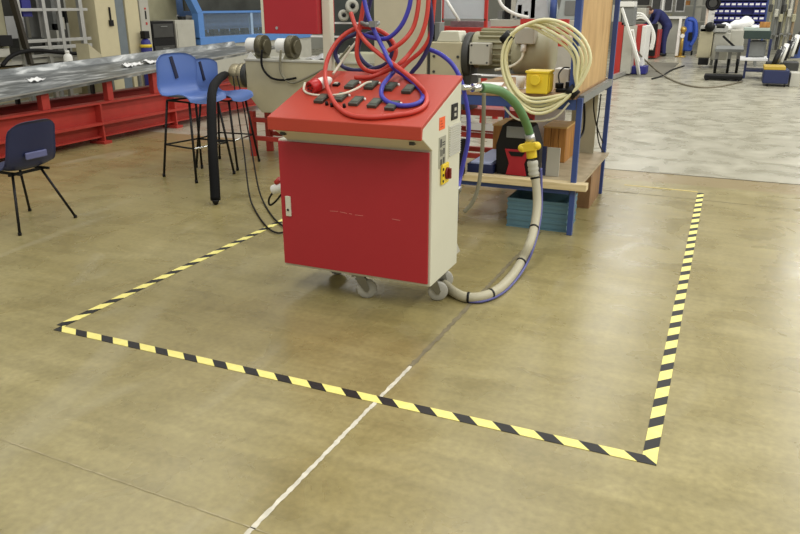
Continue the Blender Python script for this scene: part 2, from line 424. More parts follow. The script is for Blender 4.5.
# castors
def caster(x, y, ang):
    M = Matrix.Translation((x, y, 0)) @ Matrix.Rotation(ang, 4, 'Z')
    m = MB().bx(-.045, .045, -.04, .04, .138, .15, M)
    m.bx(-.022, .022, -.022, .022, .118, .139, M)
    for s in (-1, 1):
        pts = [(-.012, .118), (.012, .118), (.052, .045), (.036, .04)]
        vs = [(px if 1 else 0, s*.019, pz) for px, pz in [(-.03, .122), (.03, .122), (.05, .06), (.042, .04), (.026, .042)]]
        vs += [(a, b+s*.004, c) for a, b, c in vs]
        m.add(vs, [(4, 3, 2, 1, 0), (5, 6, 7, 8, 9)]+[(i, (i+1) % 5, 5+(i+1) % 5, 5+i) for i in range(5)], False, M)
    m.add([], [])
    fork = m.build('caster', STEEL, cab, .002)
    c0 = M @ Vector((.036, -.014, .0545)); c1 = M @ Vector((.036, .014, .0545))
    w = MB().lathe([(.0, 0), (.022, 0), (.03, .003), (.05, .003), (.054, .008), (.054, .02), (.05, .025), (.03, .025), (.022, .028), (0, .028)], c0, (c1-c0), 24)
    w.build('wheel', mat('grey_wheel_plastic', (176, 174, 162), .5), fork)
caster(-1.665, 3.29, .45); caster(-1.30, 3.41, .45); caster(-1.985, 3.55, .45); caster(-1.33, 3.585, .6)
m = MB().prism([(3.636, .20), (3.70, .20), (3.636, .27)], 0, -1.262, -1.24)
m.build('rear_bracket', LGREY, cab)
# post and small red box carried on it
m = MB().bx(-2.045, -1.995, 3.645, 3.69, .55, 1.95); m.build('post', CREAM, cab, .004)
rb = MB().bx(-2.385, -2.05, 3.60, 3.80, 1.352, 1.95).build('upper_box', DOORRED, cab, .004)
MB().bx(-2.402, -2.385, 3.60, 3.80, 1.35, 1.95).build('side_cheek', CREAM, rb, .002)
p = atY(277, 28, 3.6); MB().cyl((p.x, 3.596, p.z), (p.x, 3.60, p.z), .008).build('screw', CHROME, rb)
# console fittings
SL = (1.164-.982)/(3.636-3.076)
TN = Vector((0, -SL, 1)).normalized(); TS = Vector((0, 1, SL)).normalized()
def desk(px, py, off=0.0):
    d = ray(px, py); n = Vector((0, -SL, 1)); p0 = Vector((0, 3.076, .982))+TN*off
    t = (p0-EYE).dot(n)/d.dot(n); return EYE+d*t
def deskbox(m, c, w, l, h):
    M = Matrix((( 1, 0, 0, c.x), (0, TS.y, TN.y, c.y), (0, TS.z, TN.z, c.z), (0, 0, 0, 1)))
    return m.bx(-w/2, w/2, -l/2, l/2, 0, h, M)
MODC = mat('green_grey_controller', (66, 72, 62), .45, var=.2, scale=30)
for px, py in ((352, 86), (371.5, 86.5), (390.5, 88), (409, 90.5), (322, 100), (341, 98.5), (356.5, 102.5), (375, 104.5), (392.5, 107)):
    c = desk(px, py)
    mo = deskbox(MB(), c, .05, .088, .016).build('control_module', MODC, cab, .002)
    deskbox(MB(), c+TN*.016+TS*.004, .036, .05, .0015).build('display', mat('module_display', (92, 100, 88), .3), mo)
    lp = c+Vector((.034, 0, 0))+TS*.03
    MB().cyl(lp, lp+TN*.012, .006, .005, 12).build('indicator_lamp', WHITE, mo)
for px, py in ((327, 105), (332, 106.5), (344.5, 107.3)):
    c = desk(px, py); MB().cyl(c, c+TN*.018, .009, .007, 14).build('push_button', BLACK, cab)
c = desk(336.5, 85.5); t = deskbox(MB(), c, .034, .03, .012).build('rocker_switch', BLACK, cab, .002)
deskbox(MB(), c+TN*.012, .02, .02, .004).build('rocker', LGREY, t)

# ================================================================== HOSES OVER THE CABINET
def hose(name, label, pts, r, m, cat='hose', group='hoses draped over the console', n=10, sub=7):
    return single(name, label, cat, MB().tube(pts, r, n, sub), m, 0, group)
D = lambda px, py, o=.012: desk(px, py, o)
Y = atY
hose('air_hose', 'red hose looping widest over the left front of the console top', [
    Y(351, 13, 3.62), Y(356, 27, 3.58), Y(366, 42, 3.54), Y(382, 56, 3.50), Y(400, 69, 3.42), Y(416, 82, 3.34), D(426, 95, .015), D(425, 105, .012), D(414, 112, .012), D(395, 115.5, .012),
    D(370, 117.5, .012), D(350, 115, .012), D(337, 106, .014), D(329, 92, .03), Y(325, 75, 3.42), Y(328, 58, 3.5), Y(337, 42, 3.56), Y(350, 31, 3.6), Y(364, 27, 3.62), Y(378, 30, 3.64), Y(390, 38, 3.66), Y(396, 50, 3.66), Y(392, 62, 3.64), Y(380, 71, 3.62), Y(366, 70, 3.58), Y(358, 60, 3.56), Y(357, 45, 3.56), Y(361, 20, 3.58), Y(366, -10, 3.6)], .0115, REDHOSE)
hose('air_hose', 'red hose bowing down right of the blue curl and back into the coil', [
    Y(419, -12, 3.62), Y(418, 8, 3.6), Y(413, 28, 3.58), Y(402, 42, 3.54), Y(388, 51, 3.52)], .0115, REDHOSE)
hose('air_hose', 'red hose crossing the back of the console top, its free end at the left', [
    Y(429, -12, 3.62), Y(427, 15, 3.6), Y(421, 36, 3.58), Y(410, 53, 3.56), Y(398, 65, 3.52), D(384, 72, .03), D(370, 77, .015), D(355, 77.5, .012)], .0115, REDHOSE)
hose('air_hose', 'red hose nearest the gearbox, bowing behind the navy hose', [
    Y(435, -12, 3.68), Y(433, 14, 3.67), Y(430, 36, 3.66), Y(422, 50, 3.65), Y(408, 62, 3.63), Y(398, 72, 3.6)], .0115, REDHOSE)
hose('air_hose', 'bright blue hose making a small teardrop loop on the console top', [
    Y(362, -12, 3.56), Y(367, 12, 3.55), Y(374, 30, 3.54), Y(383, 48, 3.52), Y(392, 66, 3.44), D(402, 74, .02), D(415, 84, .013), D(422.5, 93, .012), D(421, 101, .012), D(412, 105, .012), D(400, 105.5, .012), D(388, 102, .012), D(381.5, 95, .02), D(383, 85, .032), D(390, 76, .036), D(395, 70.5, .034)], .0115, BLUEHOSE)
hose('air_hose', 'bright blue hose hanging to the right of the tie and curling back to the coil', [
    Y(412, -12, 3.58), Y(409, 8, 3.57), Y(401, 26, 3.56), Y(388, 38, 3.56), Y(374, 38, 3.58), Y(360, 34, 3.6)], .0115, BLUEHOSE)
hose('air_hose', 'navy hose coiled in a round loop behind the red loop', [
    Y(373, -12, 3.66), Y(367, 14, 3.67), Y(358, 32, 3.67), Y(343, 40, 3.67), Y(335.5, 52, 3.67), Y(340, 64, 3.67), Y(352, 70, 3.67), Y(372, 69, 3.67), Y(387, 63, 3.67), Y(392, 50, 3.68), Y(386, 38, 3.68), Y(372, 33, 3.69), Y(362, 38, 3.69), Y(358, 52, 3.69), Y(366, 64, 3.69), Y(380, 71, 3.69)], .012, NAVYHOSE)
hose('air_hose', 'navy hose bowing down past the gearbox at the right of the bundle', [
    Y(427, -12, 3.66), Y(431, 10, 3.66), Y(431.5, 32, 3.66), Y(427, 50, 3.66), Y(419, 64, 3.65), Y(411, 74, 3.64), Y(409, 85, 3.66)], .012, NAVYHOSE)
hose('water_hose', 'blue hose arching off the console and down the cabinet rear to a clamp', [
    Y(428, 49, 3.7), Y(440, 54, 3.71), Y(452, 64, 3.72), Y(460, 78, 3.72), Y(465, 96, 3.73), Y(468.5, 118, 3.73), Y(468, 140, 3.73), Y(464, 160, 3.73), Y(460, 178, 3.72), Y(457.5, 190, 3.66)], .012, BLUEHOSE)
single('hose_clamp', 'steel clamp closing the blue hose end on the cabinet rear', 'hose clamp', MB().cyl(Y(459, 186, 3.67), Y(456.5, 193, 3.655), .018, n=12).bar(Y(453, 190, 3.66), Y(461, 191, 3.66), .01), STEEL)
c = Y(370, 24, 3.57)
single('hose_tie', 'grey buckled tie gathering the hose bundle above the console', 'tie', MB().tube([c+Vector((.045*math.cos(a), .045*math.sin(a), .008*math.sin(2*a))) for a in [2*PI*k/16 for k in range(16)]], .008, 6, 2, True).bx(c.x+.02, c.x+.055, c.y-.055, c.y-.03, c.z-.014, c.z+.016), MGREY)
# plug on the console
pg = thing('power_plug', 'red and white round industrial plug lying on the left of the console top', 'plug', D(316, 92, 0))
a = D(310, 88, .034); b = D(322, 83, .03); e = D(333, 74, .024); ax = (b-a).normalized()
MB().lathe([(.0, .004), (.026, .004), (.028, -.002), (.034, 0), (.035, .02), (.034, .055), (.026, .06)], a, ax).build('collar', mat('red_plug_plastic', (188, 36, 36), .4), pg)
m = MB()
for k in range(5):
    q = a+ax*.003+(Vector((1, 0, 0)).cross(ax).normalized()*math.sin(k*1.256)+Vector((1, 0, 0))*math.cos(k*1.256))*.014; m.cyl(q-ax*.006, q+ax*.002, .0042, n=8)
m.build('pin', mat('plug_dark', (60, 14, 14), .5), pg)
MB().lathe([(.026, .0), (.03, .01), (.028, .05), (.018, .075), (.012, .085), (0, .085)], a+ax*.058, ax).build('plug_body', WHITE, pg)
hose('power_cable', 'thin white cable curling from the red plug across the console modules', [e, Y(340, 64, 3.6), Y(350, 50, 3.66), Y(356, 42, 3.7)], .007, WCABLE, 'cable', 'cables at the console')
hose('power_cable', 'thin cream cable lying in a shallow curve across the console modules', [D(305, 83, .006), D(304, 90, .006), D(310, 94, .006), D(325, 95.5, .006), D(342, 94, .02), D(356, 89, .024), D(366, 83, .026), D(372, 82, .024)], .006, WCABLE, 'cable', 'cables at the console')

# ================================================================== GREEN HOSE + CONDUIT AT THE RIGHT
gh = thing('transfer_hose', 'green hose with yellow coupling and grey conduit sweeping down to the floor', 'hose', (-1.0, 4.3, 0))
P = [Y(481, 88, 3.86), Y(490, 88.5, 3.95), Y(502, 92, 4.1), Y(514, 102, 4.25), Y(523, 116, 4.38), Y(528.5, 130, 4.48), Y(530, 137, 4.5)]
MB().tube(P, .026, 14, 6).build('green_section', GREENHOSE, gh)
MB().cyl(Y(462, 87.5, 3.66), Y(474, 88, 3.78), .014, n=14).cyl(Y(472, 88, 3.77), Y(483, 88, 3.88), .022, n=14).build('inlet_fitting', CHROME, gh)
MB().cyl(Y(529.5, 134, 4.49), Y(531, 142, 4.5), .03, n=16).build('ferrule', ALU, gh)
cp = MB().cyl(Y(530, 141, 4.5), Y(532, 158, 4.5), .033, n=16).build('coupling', YELLOW, gh, .004)
q = Y(522, 148, 4.47); w_ = Y(537, 146, 4.47)
MB().bar(q, w_, .04, .05).ball(q, .026).ball(w_, .026).build('coupling_lever', YELLOW, cp, .004)
MB().lathe([(.026, 0), (.034, .01), (.034, .02), (.03, .03), (.034, .04), (.034, .05), (.03, .06), (.034, .07), (.034, .09), (.028, .1)], Y(534, 176, 4.5), (Y(532, 157, 4.5)-Y(534, 176, 4.5))).build('ribbed_adapter', LGREY, gh)
F = lambda px, py, z=.03: on_floor(px, py, z)
cond = [Y(533.5, 170, 4.5), Y(536.5, 188, 4.48), Y(537, 208, 4.42), Y(534, 228, 4.30), Y(529, 245, 4.15), F(521, 262, .045), F(511, 277, .03), F(498, 289.5, .03), F(482, 296.5, .03), F(466, 297, .03), F(454, 292, .03), F(444, 284, .035)]
MB().tube(cond, .027, 14, 6).build('conduit', GREYHOSE, gh)
cs = spline(cond, 6)
for i in (3, 18, 30, 45, 53):
    d_ = (cs[i+1]-cs[i-1]).normalized()
    MB().cyl(cs[i]-d_*.006, cs[i]+d_*.006, .030, n=14).build('cable_tie', BLACK, gh)
off = Vector((.034, .01, 0))
MB().tube([Y(541, 168, 4.52), Y(541.5, 188, 4.5), Y(541.5, 208, 4.44), Y(538.5, 229, 4.32), Y(533, 249, 4.15), F(526, 265, .035), F(515, 281, .012), F(501, 294, .012), F(484, 301, .012), F(470, 301.5, .012), F(458, 298, .012)], .008, 8, 6).build('blue_air_line', mat('slate_blue_tube', (88, 88, 146), .5), gh)
hose('drain_pipe', 'slim grey pipe hanging behind the cabinet with black ties', [Y(484, 92, 4.3), Y(483.5, 120, 4.3), Y(482.5, 145, 4.3), Y(481, 168, 4.3), Y(478, 188, 4.28), Y(472, 203, 4.26), Y(464, 212, 4.24)], .013, GCABLE, 'pipe', None)

# ================================================================== WORKBENCH
bn = thing('workbench', 'blue steel workbench with wooden top, lower shelf and tall plywood end panel', 'workbench', (-1.25, 5.5, 0))
BX0, BX1, BY0, BY1 = -1.69, -.852, 4.905, 6.2
for x, y, top in ((BX1, BY0, .93), (BX1, BY1, 1.98), (BX0, BY0, .93), (BX0, BY1, .93)):
    MB().bx(x-.018, x+.018, y-.018, y+.018, 0, top).build('post', BLUEST, bn, .003)
MB().bx(BX1-.07, BX1-.03, BY0-.05, BY0+.015, .95, 1.98).build('panel_stile', BLUEST, bn, .003)
MB().bx(BX0-.02, BX0+.075, BY0-.075, BY0-.026, .36, .62).build('socket_box', BLACK, bn, .006)
MB().bx(BX0-.02, BX1-.03, BY0-.03, BY1+.05, .922, .95).build('worktop', CHIP, bn, .002)
for y in (BY0-.012, BY1):
    MB().bx(BX0+.022, BX1-.022, y-.012, y+.012, .855, .92).build('rail', BLUEST, bn)
    MB().bx(BX0+.022, BX1-.022, y-.012, y+.012, .29, .335).build('rail', BLUEST, bn)
MB().bx(BX1-.015, BX1+.02, BY0+.022, BY1-.022, .895, .945).build('side_rail', MGREY, bn)
MB().bx(BX1-.015, BX1+.015, BY0+.022, BY1-.022, .30, .335).build('side_rail', MGREY, bn)
MB().bx(BX0, BX1+.045, BY0+.03, BY1, .336, .352).build('lower_shelf', DUSTY, bn)
MB().bx(BX0, BX1+.095, BY0-.055, BY0+.03, .325, .372).build('shelf_edge_plank', PINE, bn, .002)
MB().bx(BX1-.05, BX1-.034, BY0+.02, BY1-.03, .951, 1.98).build('end_panel', PLY, bn)
single('plywood_box', 'brown plywood box standing on the floor under the right side of the bench', 'box',
       MB().bx(-1.12, -.85, 5.66, 5.684, 0, .288).bx(-.87, -.85, 5.684, 6.12, 0, .288).bx(-1.12, -1.10, 5.684, 6.12, 0, .288).bx(-1.1, -.87, 6.1, 6.12, 0, .288), DWOOD, .002)
# teal crates under the bench
def crate(name, label, x0, x1, y0, y1, z0, h, m, grp=None):
    t = thing(name, label, 'crate', ((x0+x1)/2, (y0+y1)/2, z0), grp)
    b = MB().bx(x0+.004, x1-.004, y0+.004, y1-.004, z0+.004, z0+.014)
    for a in ((x0+.004, x1-.004, y0+.004, y0+.012), (x0+.004, x1-.004, y1-.012, y1-.004), (x0+.004, x0+.012, y0+.012, y1-.012), (x1-.012, x1-.004, y0+.012, y1-.012)):
        b.bx(*a, z0+.004, z0+h)
    b.build('body', m, t)
    r = MB()
    for zz in (z0+h-.018, z0+h*.45, z0):
        hh = .018 if zz > z0 else .012
        r.bx(x0, x1, y0, y0+.008, zz, zz+hh).bx(x0, x1, y1-.008, y1, zz, zz+hh).bx(x0, x0+.008, y0+.008, y1-.008, zz, zz+hh).bx(x1-.008, x1, y0+.008, y1-.008, zz, zz+hh)
    r.build('rib', m, t)
    return t
crate('storage_crate', 'teal plastic crate on the floor under the bench, lower of two', -1.315, -.88, 4.945, 5.28, 0, .115, TEAL, 'teal crates under the bench')
crate('storage_crate', 'teal plastic crate with open top, stacked on another under the bench', -1.315, -.88, 4.945, 5.28, .115, .095, TEAL, 'teal crates under the bench')
# lower shelf contents
tb = thing('toolbox', 'black and red plastic case with a carrying handle, upright on the lower bench shelf', 'toolbox', (-1.28, 5.12, .352))
MB().prism([(-1.435, .353), (-1.15, .353), (-1.14, .56), (-1.19, .70), (-1.235, .735), (-1.36, .735), (-1.405, .70), (-1.445, .56)], 1, 5.04, 5.22).build('case', BLACK, tb, .008)
MB().prism([(-1.36, .356), (-1.21, .356), (-1.23, .44), (-1.195, .54), (-1.375, .54), (-1.34, .44)], 1, 5.026, 5.042).build('red_panel', mat('dark_red_panel', (170, 28, 40), .5), tb, .003)
MB().prism([(-1.345, .525), (-1.225, .525), (-1.245, .495), (-1.325, .495)], 1, 5.02, 5.028).build('grip', BLACK, tb)
MB().bx(-1.37, -1.20, 5.032, 5.044, .62, .70).build('lid_label', MGREY, tb, .004)
def wcrate(label, x0, x1, y0, y1, z0, h):
    t = thing('wooden_crate', label, 'crate', ((x0+x1)/2, (y0+y1)/2, z0), 'wooden crates on the lower shelf')
    n = 3; w = (x1-x0)/n
    for i in range(n): MB().bx(x0+i*w+.002, x0+(i+1)*w-.002, y0, y0+.015, z0, z0+h).build('board', CRATEW, t, .002)
    MB().bx(x0, x0+.015, y0+.015, y1, z0, z0+h).build('board', CRATEW, t); MB().bx(x1-.015, x1, y0+.015, y1, z0, z0+h).build('board', CRATEW, t)
    MB().bx(x0, x1, y1, y1+.015, z0, z0+h).build('board', CRATEW, t)
    MB().bx(x0-.004, x1+.004, y0-.004, y1+.019, z0+h, z0+h+.012).build('lid', wood('crate_lid_wood', (190, 150, 84), (222, 186, 120)), t)
    return t
wcrate('wooden crate standing left of the black and red case on the lower shelf', -1.64, -1.42, 5.62, 5.98, .353, .25)
wcrate('wooden crate standing right of the black and red case on the lower shelf', -1.235, -1.06, 5.62, 5.95, .353, .26)
t = thing('document_tray', 'dark blue tray holding pale blue sheets on the lower shelf beside the cabinet', 'tray', (-1.55, 5.2, .352))
MB().bx(-1.64, -1.45, 5.0, 5.015, .355, .42).bx(-1.64, -1.45, 5.565, 5.58, .355, .42).bx(-1.64, -1.625, 5.015, 5.565, .355, .42).bx(-1.465, -1.45, 5.015, 5.565, .355, .42).bx(-1.625, -1.465, 5.015, 5.565, .355, .365).build('tray', BLUEDK, t)
MB().bx(-1.62, -1.47, 5.02, 5.56, .366, .43).build('sheet_stack', mat('pale_blue_paper', (190, 200, 232), .7), t)
m = MB(); M_ = Matrix.Translation((-1.10, 5.12, .354)) @ Matrix.Rotation(-.08, 4, 'X')
single('board_offcut', 'grey board offcut leaning upright beside the grey conduit on the lower shelf', 'board', MB().bx(-1.09, -1.0, 5.12, 5.135, .353, .555), LGREY)
single('board_offcut', 'narrow blue board offcut upright right of the black and red case', 'board', MB().bx(-1.125, -1.095, 5.12, 5.135, .353, .56), BLUEDK)
single('panel_sheet', 'olive grey panel standing upright at the back of the lower shelf', 'panel', MB().bx(-1.12, -.92, 6.10, 6.115, .353, .85), mat('panel_olive', (176, 172, 146), .6))
single('white_board', 'white board leaning at the back of the lower shelf left of the olive panel', 'board', MB().bx(-1.42, -1.17, 6.09, 6.10, .353, .70), PAPER)
# black cables hanging from the bench side
hose('power_cable', 'black cable hanging in a loop from the bench side rail, curving onto the shelf', [atX(584, 103, -.87), atX(584.5, 118, -.87), atX(583, 132, -.87), atX(578, 140, -.88)], .008, BRUB, 'cable', 'black cables under the bench end')
for k, (pts, lab) in enumerate((([(594, 96), (594, 112), (598, 130), (606, 150)], 'thin black cable dangling from the side rail near the rear bench post'),
                 ([(601, 94), (599, 112), (597, 128), (600, 146), (607, 156)], 'thin black cable beside the rear bench post, its end on the shelf'))):
    hose('power_cable', lab, [atX(px, py, -.862+.012*k) for px, py in pts], .005, BRUB, 'cable', 'black cables under the bench end')
# worktop contents
tr = thing('site_transformer', 'yellow boxy site transformer standing on the bench top', 'transformer', (-1.12, 4.93, .95))
MB().bx(-1.205, -1.06, 4.85, 5.0, .951, 1.09).build('body', YELLOW, tr, .008)
MB().bx(-1.212, -1.053, 4.843, 5.007, 1.082, 1.097).build('lid', YELLOW, tr, .004)
MB().cyl((-1.14, 4.85, 1.04), (-1.14, 4.822, 1.04), .034, n=18).build('socket_cover', YELLOW, tr, .004)
MB().bx(-1.058, -1.052, 4.87, 4.98, .97, 1.07).build('side_rib', YELLOW, tr)
single('white_box', 'small white box behind the black corded tool on the bench top', 'box', MB().bx(-1.09, -.99, 5.18, 5.3, .951, 1.09), WHITE, .004)
t = thing('corded_tool', 'small black corded tool on the bench top right of the yellow transformer', 'tool', (-1.0, 5.02, .95))
MB().bx(-1.035, -.93, 4.99, 5.07, .951, .975).cyl((-1.02, 5.03, .975), (-1.02, 5.03, 1.01), .028).bx(-.975, -.94, 5.0, 5.06, .975, 1.02).build('body', BLACK, t, .004)
MB().tube([(-1.02, 5.03, 1.005), (-1.04, 5.08, 1.06), (-1.02, 5.13, 1.1), (-.98, 5.14, 1.1)], .005, 8).build('cord', BRUB, t)
single('black_case', 'upright black case against the plywood panel on the bench top', 'case', MB().bx(-.955, -.905, 5.1, 5.28, .951, 1.13), BLACK, .006)
for lab, px, py, w, l, a in (('white printed sheet on the bench top nearest the green hose', 492, 84, .16, .22, .2), ('white paper strip at the back of the bench top under the motors', 500, 76, .3, .1, .08), ('white sheet on the bench top just left of the yellow transformer', 515, 88, .16, .12, .3), ('white paper strip further left on the bench top below the junction box', 488, 75, .26, .08, -.1)):
    c = on_floor(px, py, .952); M_ = Matrix.Translation((min(c.x, -1.34), min(c.y, 6.1), .952)) @ Matrix.Rotation(a, 4, 'Z')
    single('paper_sheet', lab, 'paper', MB().bx(-w/2, w/2, -l/2, l/2, -.0008, .003, M_), PAPER, 0, 'white sheets on the bench top')
single('white_cup', 'small white pot on the bench top left of the yellow transformer', 'pot', MB().lathe([(0, 0), (.028, 0), (.034, .085), (.03, .085), (.026, .006), (0, .006)], (-1.31, 5.12, .951)), WHITE)

# pale yellow cable coil hung on the front post
coil = thing('cable_coil', 'large pale yellow cable coil taped to the front bench post', 'cable coil', (-1.2, 4.84, .9))
for k in range(5):
    y = 4.84+.011*((k*2) % 5)-.02
    pts = [(572.5+.6*k, 92.5-.5*k), (583.5-2.2*k, 78-k), (590.5-4.2*k, 58), (583-4.5*k, 38+2*k), (565-5*k, 24+2.4*k), (544-4*k, 19.5+1.5*k), (524-2*k, 26+k), (508+.8*k, 38+.8*k), (502+1.1*k, 56), (504+1.2*k, 76-.5*k), (514+k, 97-1.5*k), (531, 112.5-3.6*k), (551, 110.5-3.4*k)]
    MB().tube([Y(px, py, y) for px, py in pts], .0105, 8, 4, True).build('cable_turn', YCABLE, coil)
for px, py in ((572.5, 92), (507, 38)):
    a = Y(px-4, py-4 if px > 540 else py+4, 4.845); b = Y(px+4, py+4 if px > 540 else py-4, 4.845)
    MB().cyl(a, b, .036, n=12).build('tape_wrap', BLACK, coil)
hose('power_cable', 'white cable dropping from the coil behind the green hose to the black and red case', [Y(500, 92, 4.9), Y(503, 104, 4.9), Y(510, 114, 4.9), Y(520, 120, 4.9), Y(540, 121, 4.88), Y(556, 117, 4.86), Y(569, 103, 4.85)], .007, WCABLE, 'cable', None)

# ================================================================== EXTRUDER LINE BEHIND
ex = thing('extruder', 'beige extruder line on a red steel frame behind the cabinet and bench', 'machine', (-3.0, 6.45, 0))
MB().prism([(-4.46, .985), (-4.46, .65), (-4.30, .47), (-2.6, .47), (-2.6, .985)], 1, 6.35, 6.75).build('barrel_housing', BEIGE, ex, .006)
MB().bx(-4.47, -2.6, 6.34, 6.76, .975, .995).build('housing_lid', LGREY, ex, .003)
MB().cyl((-4.46, 6.46, .82), (-4.485, 6.46, .82), .135, n=28).cyl((-4.485, 6.46, .82), (-4.53, 6.46, .82), .122, n=28).build('die_flange', DGREY, ex, .004)
MB().cyl((-4.53, 6.46, .82), (-4.58, 6.46, .82), .125, n=28).cyl((-4.585, 6.46, .82), (-4.68, 6.46, .82), .115, n=28).cyl((-4.68, 6.46, .82), (-4.72, 6.46, .82), .06, n=24).build('die_head', mat('tarnished_steel', (168, 158, 128), .4, .6), ex, .004)
for x in (-4.35, -4.0):
    st = MB().prism([(x-.06, .995), (x+.06, .995), (x+.025, 1.06), (x-.025, 1.06)], 1, 6.42, 6.56).build('gauge_stand', OLIVE, ex, .003)
    MB().cyl((x-.13, 6.46, 1.12), (x+.0, 6.46, 1.12), .072, n=24).build('roller', WHITE, st, .004)
    MB().cyl((x+.002, 6.46, 1.11), (x+.07, 6.46, 1.11), .112, n=28).cyl((x+.07, 6.46, 1.11), (x+.1, 6.46, 1.11), .07, n=24).build('hand_wheel', mat('bronzed_steel', (104, 98, 76), .4, .5, var=.3, scale=20), st, .004)
MB().prism([(-4.45, .99), (-4.33, .99), (-4.40, 1.06)], 1, 6.36, 6.38).build('guard_plate', WHITE, ex)
# electrical cabinet, gearbox, motors
ec = MB().bx(-2.95, -2.44, 6.2, 6.5, .45, 1.75).build('electrical_cabinet', mat('cabinet_beige', (198, 190, 164), .5, var=.06), ex, .006)
MB().bx(-2.44, -2.415, 6.22, 6.48, .5, 1.7).build('cabinet_edge', DGREY, ec)
gb = MB().bx(-2.41, -2.12, 6.2, 6.52, .62, 1.2).build('gearbox', BEIGE, ex, .01)
MB().bx(-2.40, -2.13, 6.19, 6.2, .90, .905).build('seam', DGREY, gb)
m = MB()
for x in (-2.37, -2.15):
    for z in (.95, 1.08): m.cyl((x, 6.19, z), (x, 6.2, z), .012, n=10)
m.build('bolt', DGREY, gb)
MB().prism([(-2.36, 1.2), (-2.13, 1.2), (-2.16, 1.29), (-2.32, 1.29)], 1, 6.22, 6.42).build('gearbox_cover', CREAM, gb, .008)
MB().bx(-2.43, -2.36, 6.3, 6.42, 1.2, 1.36).build('terminal_block', MGREY, gb, .004)
MB().bx(-2.425, -2.405, 6.28, 6.3, 1.22, 1.34).build('terminal_cover', BLACK, gb)
MB().cyl((-2.12, 6.38, 1.08), (-2.06, 6.38, 1.08), .2, n=28).bx(-2.11, -2.05, 6.26, 6.5, .62, 1.08).build('coupling_flange', DGREY, ex, .006)
mo = MB().cyl((-2.06, 6.42, 1.13), (-1.62, 6.42, 1.13), .155, n=32).build('drive_motor', OLIVE, ex, .004)
m = MB()
for k in range(22):
    a = 2*PI*k/22
    M_ = Matrix.Translation((0, 6.42, 1.13)) @ Matrix.Rotation(a, 4, 'X')
    m.bx(-2.0, -1.66, -.004, .004, .15, .185, M_)
m.build('cooling_fin', OLIVE, mo)
jb = MB().bx(-2.04, -1.86, 6.17, 6.27, 1.02, 1.2).build('junction_box', LGREY, mo, .008)
m = MB()
for x in (-2.02, -1.88):
    for z in (1.04, 1.18): m.cyl((x, 6.165, z), (x, 6.17, z), .008, n=8)
m.build('screw', DGREY, jb)
fm = MB().lathe([(0, 0), (.12, 0), (.17, .015), (.19, .04), (.19, .30), (.175, .33), (.13, .345), (0, .345)], (-1.70, 6.38, 1.12), (1, 0, 0), 32).build('blower_motor', OLIVE, ex)
fj = MB().bx(-1.64, -1.48, 6.14, 6.26, 1.2, 1.33).build('junction_box', LGREY, fm, .008)
MB().cyl((-1.57, 6.17, 1.2), (-1.57, 6.17, 1.14), .024, n=14).build('cable_gland', WHITE, fj)
MB().tube([(-1.57, 6.17, 1.15), (-1.58, 6.15, 1.08), (-1.66, 6.14, 1.02), (-1.8, 6.15, .985)], .011, 8).build('motor_cable', WCABLE, fj)
MB().bx(-2.0, -1.4, 6.3, 6.5, .90, .98).build('motor_mount', MGREY, ex)
# red frame
for x, y in ((-4.47, 6.42), (-4.47, 6.72), (-3.2, 6.42), (-3.2, 6.72), (-1.75, 6.42), (-1.75, 6.72)):
    MB().bx(x-.03, x+.03, y-.03, y+.03, 0, .47 if x < -3 else .62).build('frame_leg', REDD, ex, .003)
for z in (.17, .36):
    for y in (6.41, 6.73):
        MB().bx(-4.44, -1.78, y-.02, y+.02, z, z+.045).build('frame_rail', REDD, ex, .002)
MB().bx(-3.1, -1.4, 6.4, 6.74, .56, .62).build('frame_beam', REDD, ex, .002)
MB().bx(-2.1, -1.4, 6.34, 6.38, .66, .74).build('cross_channel', REDD, ex, .002)
MB().bx(-2.1, -1.5, 6.33, 6.37, .44, .50).build('white_channel', PAPER, ex)
# cables from the extruder barrel
for lab, pts in (('black cable sagging across the front of the extruder housing, left', [(262, 50), (262, 66), (270, 77), (282, 80), (296, 78)]), ('grey cable sagging from the right roller across the extruder housing', [(281, 50), (280, 68), (284, 78), (292, 83), (302, 80), (318, 72), (336, 62), (350, 46)])):
    hose('power_cable', lab, [Y(px, py, 6.31) for px, py in pts], .011, BRUB if 'black' in lab else GCABLE, 'cable', 'cables on the extruder')
hose('power_cable', 'long black cable dropping to the floor by the cabinet, left of two', [Y(233, 76, 6.25), Y(236, 98, 6.1), Y(240, 125, 5.7), Y(244, 152, 5.3), on_floor(249, 193, .06), on_floor(255, 210, .012), on_floor(266, 226, .012), on_floor(276, 232.5, .012), on_floor(285, 232, .012), on_floor(297, 229, .012)], .0065, BRUB, 'cable', 'cables trailing to the cabinet')
hose('power_cable', 'long black cable dropping to the floor by the cabinet, right of two', [Y(237, 76, 6.25), Y(242, 98, 6.1), Y(247, 125, 5.7), Y(252, 152, 5.3), on_floor(258, 186, .08), on_floor(264, 203, .012), on_floor(273, 217, .012), on_floor(283, 226, .012), on_floor(297, 233, .012)], .0065, BRUB, 'cable', 'cables trailing to the cabinet')
t = thing('cable_connector', 'white cable connector with a black lead hanging at the cabinet left edge', 'connector', (-2.2, 3.5, 0))
MB().cyl(Y(273, 190, 3.5), Y(285, 186, 3.5), .028, n=14).build('shell', WHITE, t, .004)
MB().cyl(Y(276, 183, 3.49), Y(280, 179, 3.49), .016, n=10).build('red_cap', RED, t)
MB().tube([Y(274, 191, 3.5), Y(269, 199, 3.5), Y(270, 205, 3.5), Y(276, 201, 3.5), Y(283, 192, 3.5)], .006, 8).build('lead', BRUB, t)
